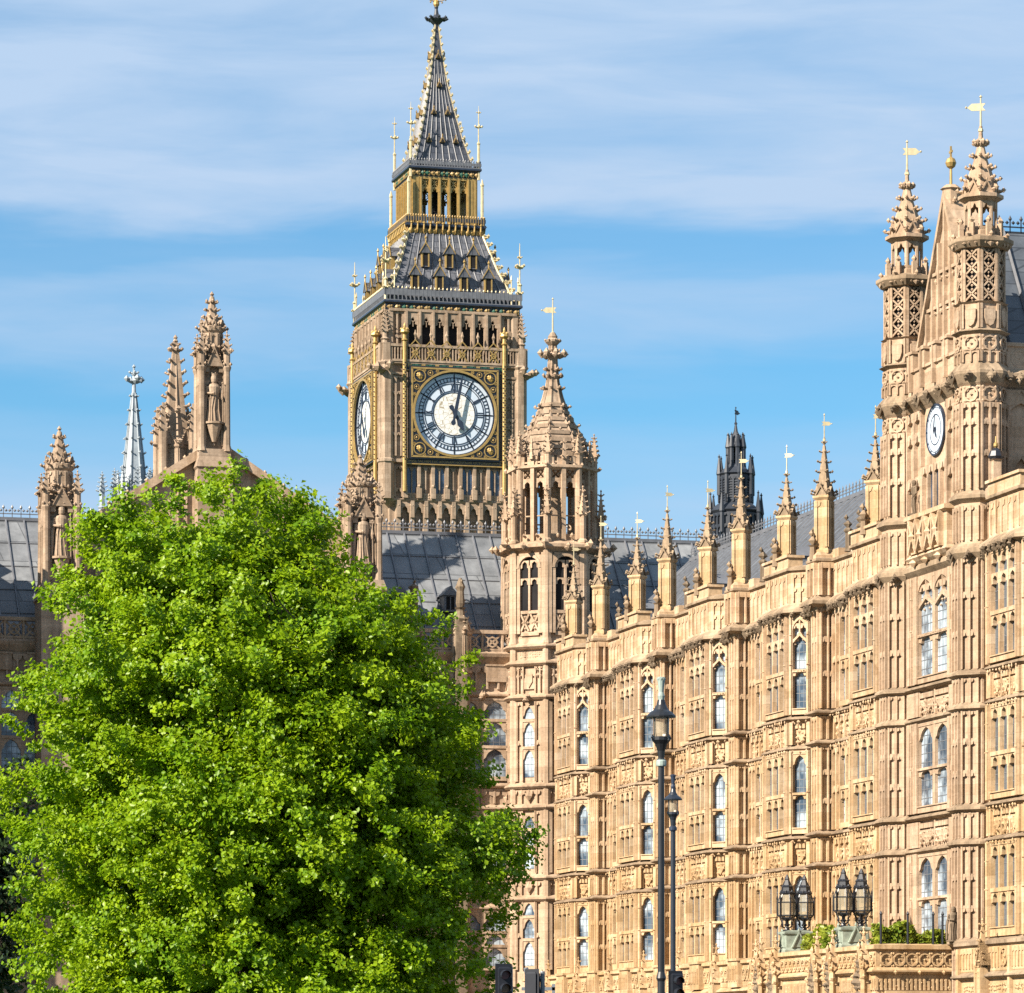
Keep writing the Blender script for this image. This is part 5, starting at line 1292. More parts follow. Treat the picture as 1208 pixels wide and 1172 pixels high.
# --- stone shaft, machicolation, window stage, clock stage, belfry
m = MB()
m.lathe(0, 0, [(5.3, 0), (5.3, z632 - .2)], 4); m.lathe(0, 0, [(5.3, z632 - .3), (5.32, z632), (5.35, z592 - .6), (H - .15, z592 - .1), (H - .1, z592), (H - .35, z592 + .15), (H - .35, z551), (H, z551 + .1), (H, z551 + .35), (H - .12, z551 + .4), (H - .12, z430 - .2), (H + .15, z430 - .05), (H + .15, z430 + .1), (HB, z430 + .4), (HB, zb1)], 4)
def stage(k):
    with m.at(0, -5.33):                                            # long panels of the shaft, corbelled arches above
        for q in range(9): m.box(-5.3 + q * 1.3 - .15, -5.3 + q * 1.3 + .15, -.3, 0, 20, z632)
        for q in range(9):
            x = -4.7 + q * 1.175
            m.prism([(x - .2, z632), (x + .2, z632), (x + .2, z592 - .2), (x - .2, z592 - .2)], -.5, 0); m.prism([(x - .15, z592 - 1.5), (x + .15, z592 - 1.5), (x + .15, z592 - .1), (x - .15, z592 - .1)], -.72, 0)
            m.knob(x, -.6, z592 - .5, .24, 1, .7, 1)
            if q < 8: arch_head(m, x + .2, x + .975, z592 - 1.3, z592 - .55, z592 - .2, -.5, 0, .12); carve(m, x + .3, x + .9, z632 + .1, z592 - 1.4, -.04, .16, .34)
    with m.at(0, -(H - .35)):                                       # row of windows between buttresses
        w = 8.3 / 7
        for q in range(8):
            x = -4.15 + q * w
            m.box(x - .14, x + .14, -.34, 0, z592, z551); m.box(x - .2, x + .2, -.48, 0, z592 + .1, z592 + 1.0); m.knob(x, -.42, z592 + 1.1, .2)
            if q < 7:
                lights(m, x + .14, x + w - .14, z592 + .55, z551 - .25, 2, .1, -.16, 0, (), .9); m.box(x + .14, x + w - .14, -.2, 0, z592, z592 + .55); carve(m, x + .2, x + w - .2, z592 + .1, z592 + .5, -.2, .1, .24)
        for sg in (-1, 1):
            xa, xb = sorted((sg * 4.3, sg * 5.7)); panels(m, xa, xb, [z592 + .2, z592 + .9, z551 - .2], 2, .16, .22)
    with m.at(0, -(H - .12)):                                       # panelled corner piers either side of the dial
        for sg in (-1, 1):
            xa, xb = sorted((sg * 4.42, sg * 5.55)); zs = [z551 + .6, z551 + 2.5, z551 + 4.0, z551 + 5.9, z430 - 1.1]
            panels(m, xa, xb, zs, 2, .15, .22, .2, .8)
            for zz in (zs[1] + .55, zs[3] - 1.2):
                for c in (0, 1): x = xa + .3 + c * .52; saltire(m, x - .2, x + .2, zz, zz + .55, -.14, 0, .09)
            m.box(xa, xb, -.26, 0, z430 - 1.0, z430 - .8)
    with m.at(0, -H - .1):                                          # balustrade above the dial, gablets between
        for q in range(44):
            x = -5.6 + q * .26
            m.box(x - .05, x + .05, -.1, .1, z430 + .25, z408 - .2)
        m.box(-5.9, 5.9, -.16, .14, z408 - .22, z408); m.box(-5.9, 5.9, -.12, .12, z430 + .1, z430 + .28)
        for sg in (-1, 1): m.box(sg * 5.8 - .3, sg * 5.8 + .3, -.18, .2, z430, z408 + .05); crocket(m, sg * 5.75, -.2, z430 - .5, 1.0, 0, -1)
    with m.at(0, -HB):                                              # seven bell openings
        w = 8.0 / 7
        m.m = 1; m.box(-3.95, 3.95, -.02, 0, zb0 - .2, zb1 - .25); m.m = 0
        for q in range(8):
            x = -4.0 + q * w
            m.box(x - .19, x + .19, -.42, 0, zb0 - .4, zb1); m.box(x - .08, x + .08, -.52, 0, zb0 - .4, zb1)
            if q < 7:
                arch_head(m, x + .19, x + w - .19, zb1 - 1.35, zb1 - .5, zb1 - .1, -.36, 0, .2); ring(m, x + w / 2, zb1 - .72, .13, .2, -.33, 0, 8); m.box(x + w / 2 - .035, x + w / 2 + .035, -.3, 0, zb1 - 1.3, zb1 - .9)
        for sg in (-1, 1):
            xa, xb = sorted((sg * 4.2, sg * 5.35)); panels(m, xa, xb, [zb0 - .3, zb0 + .9, zb1 - .1], 2, .16, .3, .2, .9)
        m.box(-HB, HB, -.45, .0, zb1 - .08, zb1 + .15)
    for sg in (1,):                                                 # octagonal angle shafts and corner pinnacles
        with m.at(H - .35, -(H - .35)):
            m.lathe(0, 0, [(.62, z592), (.62, z551), (.72, z551 + .1), (.72, z551 + .3), (.6, z551 + .4), (.6, z430 - .2), (.75, z430), (.62, z430 + .2), (.55, z408)], 8)
            m.lathe(.15, -.15, [(.3, z430), (.26, z408 + .3), (.36, z408 + .4), (.22, z408 + .55), (.2, z408 + 1.0)], 8); spire(m, .15, -.15, [(.24, z408 + 1.0), (.06, z408 + 2.7)], 4, 5, .26); finial(m, .15, -.15, z408 + 2.6, .3)
            m.prism([(-.9, z408 + 1.6), (-.9, z408 + 1.2), (.1, z408 + .4), (.1, z408 + .75)], -.1, .1)
            crocket(m, .3, -.3, z430 - .7, 1.1, .7, -.7)
        with m.at(HB - .1, -(HB - .1)): m.lathe(0, 0, [(.48, z430), (.48, zb1)], 8)
four(m, stage)
m.build('stone_shaft', [TAN, VOID], ct)
def wins(k):
    a = R(90 * k)
    for q in range(0, 7, 2):
        x, y = -4.15 + (q + .5) * 8.3 / 7, -(H - .35) - .03
        glazing(.88, z551 - z592 - .8, 0, 3, .5).build('window', [BLUEGLASS, CAME], ct, (x * math.cos(a) - y * math.sin(a), x * math.sin(a) + y * math.cos(a), z592 + .55), 90 * k)
for k in (0, 3): wins(k)
# --- dials
zd = cz(489, H); RD = 3.45
STROKE = {1: 'I', 2: 'II', 3: 'III', 4: 'IV', 5: 'V', 6: 'VI', 7: 'VII', 8: 'VIII', 9: 'IX', 10: 'X', 11: 'XI', 12: 'XII'}
def dial():
    m = MB()
    m.m = 0; ring(m, 0, 0, 0, RD - .1, -.10, 0, 64)                       # 0 opal
    m.m = 1; ring(m, 0, 0, 0, 1.78, -.115, -.05, 48)                      # 1 lattice
    m.m = 2                                                            # 2 blue black iron
    for r0, r1 in ((3.34, 3.46), (2.98, 3.05), (2.66, 2.72), (2.50, 2.56), (1.90, 1.96), (1.74, 1.82)): ring(m, 0, 0, r0, r1, -.135, -.05, 64)
    def bar(ang, r0, r1, w, off=0.0, tilt=0.0, y=-.14):
        a = R(ang); s, c = math.sin(a), math.cos(a)
        P = []
        for r, o in ((r0, off - tilt - w / 2), (r0, off - tilt + w / 2), (r1, off + tilt + w / 2), (r1, off + tilt - w / 2)): P.append((s * r + c * o, c * r - s * o))
        m.prism(P, y, -.05)
    for q in range(60): bar(6 * q, 2.70, 3.0, .062 if q % 5 else .11)
    for q in range(12):
        bar(30 * q, 1.80, 3.3, .05)
        bar(30 * q, 2.5, 3.3, .09)
        x = STROKE[q or 12]; wd = {'I': .17, 'V': .3, 'X': .3}; tot = sum(wd[c] for c in x); o = -tot / 2
        for c in x:
            cc = o + wd[c] / 2; o += wd[c]
            if c == 'I': bar(30 * q, 1.97, 2.49, .075, cc)
            elif c == 'V': bar(30 * q, 1.97, 2.49, .075, cc - .06, -.06); bar(30 * q, 1.97, 2.49, .05, cc + .06, .06)
            else: bar(30 * q, 1.97, 2.49, .08, cc, .1); bar(30 * q, 1.97, 2.49, .05, cc, -.1)
    m.m = 3; ring(m, 0, 0, 3.44, 3.62, -.50, -.3, 64)                        # 3 gold rim
    return m
def surround():
    m = MB(); q = 3.86; i = 3.66
    # square black panel with a round hole, standing forward of the dial
    n = 64; vs = []
    for j in range(n):
        a = 2 * math.pi * j / n; s_, c_ = math.sin(a), math.cos(a); k_ = q / max(abs(s_), abs(c_))
        vs += [(3.5 * s_, .36, 3.5 * c_), (3.5 * s_, -.06, 3.5 * c_), (k_ * s_, -.06, k_ * c_), (k_ * s_, .36, k_ * c_)]
    m.add(vs, [(4 * j + e, 4 * j + e + 1, 4 * ((j + 1) % n) + e + 1, 4 * ((j + 1) % n) + e) for j in range(n) for e in range(3)])
    m.m = 1
    for x0, x1, z0, z1 in ((-i - .07, i + .07, i - .07, i + .07), (-i - .07, i + .07, -i - .07, -i + .07), (-i - .07, -i + .07, -i, i), (i - .07, i + .07, -i, i)): m.box(x0, x1, -.14, -.05, z0, z1)
    for sx in (-1, 1):
        for sz in (-1, 1):
            x, z = sx * 3.02, sz * 3.02
            ring(m, x, z, .46, .54, -.14, -.05, 14); m.knob(x, -.14, z, .3, 1, .5, 1); m.knob(x + .12, -.14, z - .14, .18, 1, .6, 1); m.knob(x - .13, -.14, z + .12, .18, 1, .6, 1)
            for u, v, r in ((2.1, 3.28, .24), (3.28, 2.1, .24), (1.5, 3.46, .14), (3.46, 1.5, .14), (2.62, 3.5, .14), (3.5, 2.62, .14)): ring(m, sx * u, sz * v, r - .05, r, -.13, -.05, 10); m.knob(sx * u, -.1, sz * v, r * .45, 1, .5, 1)
    return m
su = surround(); di = dial()
d0 = None
DG = {}
for k in range(4):
    a = R(90 * k); y = -(H - .12) - .02
    loc = lambda yy: (-yy * math.sin(a), yy * math.cos(a), zd)
    if k == 0:
        face = di.build('clock_face', [OPAL, DIAL, INK, GOLD], ct, loc(y - .06), 0)
        sur = su.build('dial_surround', [BLACK, GOLD], face, (0, -.32, 0))
        # hands: blunt hour hand, long tapering minute hand, counterpoised tails
        m = MB(); m.prism([(-.14, -.78), (.14, -.78), (.2, -.55), (.1, -.3), (.17, 0), (.11, .55), (.27, .95), (.2, 1.15), (0, 1.68), (-.2, 1.15), (-.27, .95), (-.11, .55), (-.17, 0), (-.1, -.3), (-.2, -.55)], -.06, .0)
        hh = m.build('hour_hand', INK, face, (0, -.36, 0)); hh.rotation_euler = (0, R(151), 0)
        m = MB(); m.prism([(-.1, -1.0), (.1, -1.0), (.22, -.8), (.09, -.5), (.15, 0), (.12, 2.2), (.05, 3.2), (-.05, 3.2), (-.12, 2.2), (-.15, 0), (-.09, -.5), (-.22, -.8)], -.05, .0); m.lathe(0, 0, [(.01, -.01), (.01, .01)], 4)
        mh = m.build('minute_hand', INK, face, (0, -.48, 0)); mh.rotation_euler = (0, R(11.5), 0)
    else: again(face, ct, loc(y - .06), 90 * k)
# --- gilding round the dials
m = MB()
def gild(k):
    with m.at(0, -(H - .12)):
        for sg in (-1, 1):                                          # chequered colonettes
            x = sg * 4.27
            m.m = 0; m.lathe(x, -.36, [(.16, z592 + .6), (.16, z408 + .2), (.26, z408 + .3), (.16, z408 + .45), (.15, z408 + .75), (.36, z408 + .95), (.30, z408 + 1.2), (.1, z408 + 1.35), (.1, z408 + 1.5), (.02, z408 + 1.75)], 8)
            for q in range(6): a = R(60 * q); m.knob(x + .3 * math.cos(a), -.36 + .3 * math.sin(a), z408 + 1.2, .1, 1, 1, 1.5)
            m.m = 1; n = int((z430 - z551) / .2)
            for q in range(n):
                for c in ((-.11, .11) if q % 2 else (0,)): m.knob(x + c, -.50 if c else -.52, z551 + .3 + q * .2, .085, 1, .6, 1)
        zg = z430 + .22; m.m = 2; m.box(-4.1, 4.1, -.2, 0, zg - .75, zg - .15)            # enamelled band of shields
        for q in range(14):
            x = -3.8 + q * .585
            m.m = 3 if q % 2 else 0; m.prism([(x - .16, zg - .5), (x, zg - .7), (x + .16, zg - .5), (x + .16, zg - .22), (x - .16, zg - .22)], -.26, -.2)
            m.m = 3; m.box(x + .2, x + .38, -.23, -.2, zg - .6, zg - .25)
        m.m = 0; m.box(-4.1, 4.1, -.26, 0, zg - .14, zg - .06); m.box(-4.1, 4.1, -.26, 0, zg - .84, zg - .76)
        for q in range(6):                                          # gablets in the balustrade
            x = -3.35 + q * 1.34
            m.m = 0; saltire(m, x - .42, x + .42, z430 + .3, z408 - .1, -.36, -.26, .09); ring(m, x, (z430 + z408) / 2 + .05, .16, .24, -.38, -.28, 8)
            m.prism([(x - .5, z408 - .12), (x, z408 + .42), (x + .5, z408 - .12), (x + .42, z408 - .14), (x, z408 + .3), (x - .42, z408 - .14)][::-1], -.4, -.28); m.m = 4; m.lathe(x, -.32, [(.07, z408 + .35), (.05, z408 + .6), (.13, z408 + .8), (.08, z408 + .95), (.02, z408 + 1.2)], 6)
    with m.at(0, -H - .02):                                         # band that carries the inscription
        m.m = 1; m.box(-4.0, 4.0, -.05, 0, z551 + .02, z551 + .38); m.m = 0; m.box(-4.15, 4.15, -.1, 0, z551 - .07, z551 + .02); m.box(-4.15, 4.15, -.1, 0, z551 + .38, z551 + .45)
four(m, gild)
m.build('gilded_trim', [GOLD, BLACK, INK, GREEN, TAN], ct)
for k in (0, 3):
    cu = bpy.data.curves.new('inscription', 'FONT'); cu.body = 'DOMINE SALVAM FAC REGINAM NOSTRAM VICTORIAM PRIMAM'; cu.size = .30; cu.align_x = 'CENTER'; cu.extrude = .01; cu.materials.append(GOLD)
    o = put('inscription', cu); dg = bpy.context.evaluated_depsgraph_get(); me = bpy.data.meshes.new_from_object(o.evaluated_get(dg)); bpy.data.objects.remove(o)
    o = put('inscription', me, ct); a = R(90 * k); y = -H - .09; o.location = (-y * math.sin(a), y * math.cos(a), z551 + .1); o.rotation_euler = (R(90), 0, a)
# --- cornice and railing above the belfry
HC = HB + .3
zc0, zc1, zc2 = cz(371, HC), cz(360, HC), cz(343, HC)
def cornice(m, hc, z0, z1, z2, step, posts=True):
    """black band of gilt and enamel shields, dark coving, pale railing"""
    m.m = 0; m.lathe(0, 0, [(hc - .35, z0 - .1), (hc - .1, z0 + .1), (hc, z1 - .15), (hc + .2, z1), (hc + .2, z1 + .14), (hc - .3, z1 + .2)], 4)
    def f(k):
        with m.at(0, -hc + .02):
            n = int(2 * hc / step)
            for q in range(n):
                x = -hc + (q + .5) * 2 * hc / n
                m.m = 1 + (q // 2) % 2; zc = (z0 + z1) / 2
                m.knob(x, -.05, zc, (z1 - z0) * .33, .9, .4, 1, .2); m.m = 1; m.knob(x + step * .32, -.05, zc + .1, (z1 - z0) * .18, 1, .4, 1); m.knob(x + step * .3, -.05, zc - .12, (z1 - z0) * .16, 1, .4, 1)
            m.m = 3
            n = int(2 * hc / (step * .55))
            for q in range(n + 1):
                x = -hc + q * 2 * hc / n
                m.box(x - .035, x + .035, -.17, -.1, z1 + .1, z2); m.m = 5 if hc > 4 else 3; m.knob(x, -.13, z2 + .03, .1, .8, .8, 1.4); m.m = 3
            m.m = 4; m.box(-hc - .18, hc + .18, -.18, -.1, z1 + .12, z1 + .22)
            m.box(-hc - .18, hc + .18, -.16, -.12, (z1 + z2) / 2, z2 - .1)
    four(m, f)
m = MB(); cornice(m, HC, zc0, zc1, zc2, .62)
m.build('belfry_cornice', [INK, DULL, GREEN, ROLL, ROLL, PALE_GOLD], ct)
# --- lower roof with dormers
HL2 = 3.1
r0z, r1z = cz(352, HB), cz(273, HL2)
rp = [(HB + .05, r0z - 1.0), (HB - .05, r0z), (4.25, r0z + (r1z - r0z) * .44), (HL2 + .02, r1z), (HL2, r1z + .3)]
m = MB(); m.m = 0; m.lathe(0, 0, rp, 4)
def rofz(z): return float(np.interp(z, [p[1] for p in rp], [p[0] for p in rp]))
m.m = 1
def ribs(k):
    n = 12
    for q in range(n + 1):
        f = -1 + 2 * q / n
        pts = [(f * rofz(z), -rofz(z) - .03, z) for z in (r0z, r0z + (r1z - r0z) * .44, r1z)]
        m.tube(pts, [.07, .06, .05], 4)
four(m, ribs)
lr = m.build('lower_roof', [IRON_ROOF, ROLL], ct)
for k in range(4):
    m = MB()
    with m.at(0, 0, 0, 45 + 90 * k):
        for q in range(9):
            f = (q + .3) / 9; z = r0z + (r1z - r0z) * f; crocket(m, 0, -rofz(z) * 1.414 - .02, z, .56, 0, -1); crocket(m, 0, -rofz(z) * 1.414 - .02, z + .15, .3, .7, -.7); crocket(m, 0, -rofz(z) * 1.414 - .02, z + .15, .3, -.7, -.7)
        m.tube([(0, -rofz(z) * 1.414, z) for z in (r0z, r0z + (r1z - r0z) * .44, r1z)], [.1, .1, .1], 5)
    m.build('gilt_hip_crockets', PALE_GOLD, lr)
    m = MB()
    m.lathe(0, 0, [(.14, zc1), (.11, zc1 + 1.8), (.18, zc1 + 1.9), (.05, zc1 + 2.1), (.05, zc1 + 4.3), (.02, zc1 + 5.4)], 6)
    for zz, s_ in ((zc1 + 1.2, .36), (zc1 + 3.4, .5), (zc1 + 4.2, .26)):
        for q in range(4): crocket(m, 0, 0, zz, s_, math.cos(R(90 * q)), math.sin(R(90 * q)))
    for dx in (-.55, .55):
        with m.at(dx, .5): m.lathe(0, 0, [(.05, zc1), (.045, zc1 + 2.2), (.08, zc1 + 2.3), (.01, zc1 + 2.7)], 5)
    a = R(45 + 90 * k); d = HC * 1.414
    m.build('corner_standard', PALE_GOLD, ct, (d * math.sin(a), -d * math.cos(a), 0), 45 + 90 * k)
def dormer_mesh():
    m = MB(); m.box(-.30, .30, -.28, 1.4, 0, 1.25); m.m = 1; m.box(-.2, .2, -.31, -.26, .12, 1.1); m.m = 2
    m.box(-.33, -.22, -.36, 0, 0, 1.25); m.box(.22, .33, -.36, 0, 0, 1.25); m.m = 0
    m.prism([(-.48, 1.15), (.48, 1.15), (0, 1.95)], -.42, 1.5); m.m = 2
    for sg in (-1, 1): m.prism([(sg * .52, 1.12), (sg * .52, 1.22), (0, 2.1), (0, 1.95)][::-sg], -.47, -.38)
    m.lathe(0, -.42, [(.06, 2.0), (.04, 2.3), (.1, 2.4), (.01, 2.65)], 6)
    return m
dm = None
for k in range(4):
    a = R(90 * k)
    for py, n, hw in ((345, 4, 3.15), (316, 3, 2.05)):
        z = cz(py, 4.6)
        for q in range(n):
            x = -hw + q * 2 * hw / (n - 1); y = -rofz(z + .2)
            loc = (x * math.cos(a) - y * math.sin(a), x * math.sin(a) + y * math.cos(a), z)
            if dm is None: dm = dormer_mesh().build('dormer', [IRON_ROOF, VOID, GOLD], lr, loc, 90 * k)
            else: again(dm, lr, loc, 90 * k)
# --- gilded lantern
g0, g1, g2 = cz(279, 3.3), cz(265, 3.3), cz(256, 3.3)
l1 = cz(211, 2.75); u1, u2 = cz(200, 3.0), cz(190, 3.0)
m = MB(); cornice(m, 3.25, g0, g0 + (g1 - g0) * .8, g2, .4)
def gal(k):
    with m.at(0, -3.2):
        m.m = 1
        for q in range(12): x = -3 + q * .545; m.tube([(x, .1, g0 + .1), (x, -.2, g0 + .5), (x, -.3, g1)], [.1, .09, .06], 4); m.knob(x, -.3, g1, .14)
four(m, gal)
m.build('gallery_cornice', [INK, GOLD, DULL, DULL, DARK_LEAD], ct)
m = MB()
m.m = 1; m.lathe(0, 0, [(.3, g0), (.3, l1)], 4)
m.m = 0
def lan(k):
    with m.at(0, -2.75):
        for q in range(6):
            x = -2.05 + q * .82
            m.box(x - .13, x + .13, -.1, .18, g1 - .4, l1); m.box(x - .06, x + .06, -.2, 0, g1 - .4, l1)
            if q < 5:
                arch_head(m, x + .13, x + .69, l1 - 1.25, l1 - .85, l1 - .75, 0, .12, .2)
                m.box(x + .38, x + .44, 0, .1, l1 - .8, l1); saltire(m, x + .14, x + .68, l1 - .75, l1 - .12, 0, .1, .07); m.knob(x + .41, .05, l1 - .95, .11)
        for sg in (-1, 1):
            for xx in (2.32, 2.62): m.box(sg * xx - .12, sg * xx + .12, -.12, .18, g1 - .4, l1)
            xa, xb = sorted((sg * 2.05, sg * 2.75)); m.box(xa, xb, .02, .2, g1 - .4, l1)
        m.box(-2.75, 2.75, -.1, .2, l1 - .12, l1 + .1); m.box(-2.75, 2.75, -.05, .2, g1 - .4, g1 + .05)
four(m, lan)
m.build('gilded_lantern', [GOLD, VOID], ct)
m = MB(); m.lathe(0, 0, [(.35, g1), (1.0, g1 + .05), (.9, g1 + .3), (.62, g1 + 1.1), (.5, g1 + 1.5), (.1, g1 + 1.6)], 16, apo=False)
m.build('bell', DARK_LEAD, ct)
for k in range(4):
    a = R(45 + 90 * k)
    m = MB(); m.lathe(0, 0, [(.12, g1), (.11, l1 - .6), (.15, l1 - .5), (.02, l1)], 6)
    for q in range(5): m.knob(0, 0, g1 + .6 + q * .7, .15, 1, 1, .6)
    d = 3.25 * 1.414 - .1; m.build('gallery_standard', PALE_GOLD, ct, (d * math.sin(a), -d * math.cos(a), 0))
    m = MB(); m.lathe(0, 0, [(.11, l1), (.1, u2 + 1.5), (.14, u2 + 1.6), (.05, u2 + 1.8), (.04, u2 + 4.0), (.01, u2 + 4.8)], 6)
    for zz, s_ in ((u2 + 3.0, .36), (u2 + 4.2, .2)):
        for q in range(4): crocket(m, 0, 0, zz, s_, math.cos(R(90 * q)), math.sin(R(90 * q)))
    d = 3.0 * 1.414 - .1; m.build('gallery_standard', PALE_GOLD, ct, (d * math.sin(a), -d * math.cos(a), 0))
m = MB(); cornice(m, 2.95, l1, u1, u2, .42)
m.build('lantern_cornice', [INK, DULL, GREEN, ROLL, ROLL], ct)
# --- spire
s0 = cz(193, 2.5)
sp_prof = [(2.5, u1 + .1), (2.48, s0), (1.84, cz(164, 2)), (1.22, cz(128, 1.3)), (.76, cz(97, .9)), (.38, cz(61, .5)), (.17, cz(33, .2)), (.13, cz(22, .1))]
m = MB(); m.lathe(0, 0, sp_prof, 4)
def spr(z): return float(np.interp(z, [p[1] for p in sp_prof], [p[0] for p in sp_prof]))
m.m = 1
def sribs(k):
    for q in range(9):
        f = -1 + 2 * q / 8; top = 1 - abs(f) * .0
        zs = [s0 + (sp_prof[-1][1] - s0) * t for t in (0, .15, .3, .45, .6, .75 if q % 2 == 0 else .62)]
        m.tube([(f * spr(z), -spr(z) - .02, z) for z in zs], [.05, .05, .045, .04, .035, .02], 4)
four(m, sribs)
spz_ = m.build('spire', [SPIRE_SLATE, ROLL], ct)
m = MB()
def scr(k):
    with m.at(0, 0, 0, 45):
        n = 19
        for q in range(n):
            z = s0 + .4 + (cz(36, .3) - s0 - .4) * q / (n - 1); r = spr(z) * 1.414; s = .36 - .10 * q / n
            m.knob(0, -r - s * .5, z + s * .3, s * .55, .8, .8, 1.2); m.knob(0, -r - s * .15, z, s * .4)
        m.tube([(0, -spr(z) * 1.414, z) for z in [p[1] for p in sp_prof[1:]]], [.07] * 6 + [.04], 4)
four(m, scr)
m.build('spire_crockets', PALE_GOLD, spz_)
lm = MB(); lm.prism([(-.24, 0), (.24, 0), (0, .5)], -.25, .3); lm.m = 1; lm.prism([(-.15, .03), (.15, .03), (0, .34)], -.27, -.25); lm.m = 0
lm.lathe(0, -.22, [(.04, .48), (.06, .58), (.01, .72)], 5)
lo = None
for k in range(4):
    a = R(90 * k)
    for py, xs in ((170, (-1.15, 0, 1.15)), (135, (-.6, .6)), (101, (0,)), (66, (0,))):
        z = cz(py, 1.5)
        for x in xs:
            y = -spr(z) - .02; loc = (x * math.cos(a) - y * math.sin(a), x * math.sin(a) + y * math.cos(a), z)
            if lo is None: lo = lm.build('lucarne', [DULL, VOID], spz_, loc, 90 * k)
            else: again(lo, spz_, loc, 90 * k)
m = MB(); z = lambda py: cz(py, 0)
m.lathe(0, 0, [(.2, z(34)), (.24, z(30)), (.5, z(26)), (.62, z(23)), (.4, z(21)), (.2, z(18)), (.12, z(11)), (.16, z(9)), (.1, z(6)), (.08, z(-14)), (.02, z(-20))], 8)
for q in range(8): a = R(45 * q); crocket(m, .5 * math.cos(a), .5 * math.sin(a), z(23.5), .5, math.cos(a), math.sin(a))
m.m = 1
m.lathe(0, 0, [(.13, z(9)), (.24, z(6)), (.24, z(3)), (.1, z(0))], 8)
for q in range(4): a = R(90 * q); m.tube([(0, 0, z(2)), (math.cos(a) * .5, math.sin(a) * .5, z(1)), (math.cos(a) * .75, math.sin(a) * .75, z(-1))], [.05, .05, .03], 5); m.knob(math.cos(a) * .8, math.sin(a) * .8, z(-1), .14); m.knob(math.cos(a) * .5, math.sin(a) * .5, z(3), .1)
m.build('spire_finial', [DARK_LEAD, GOLD], spz_)
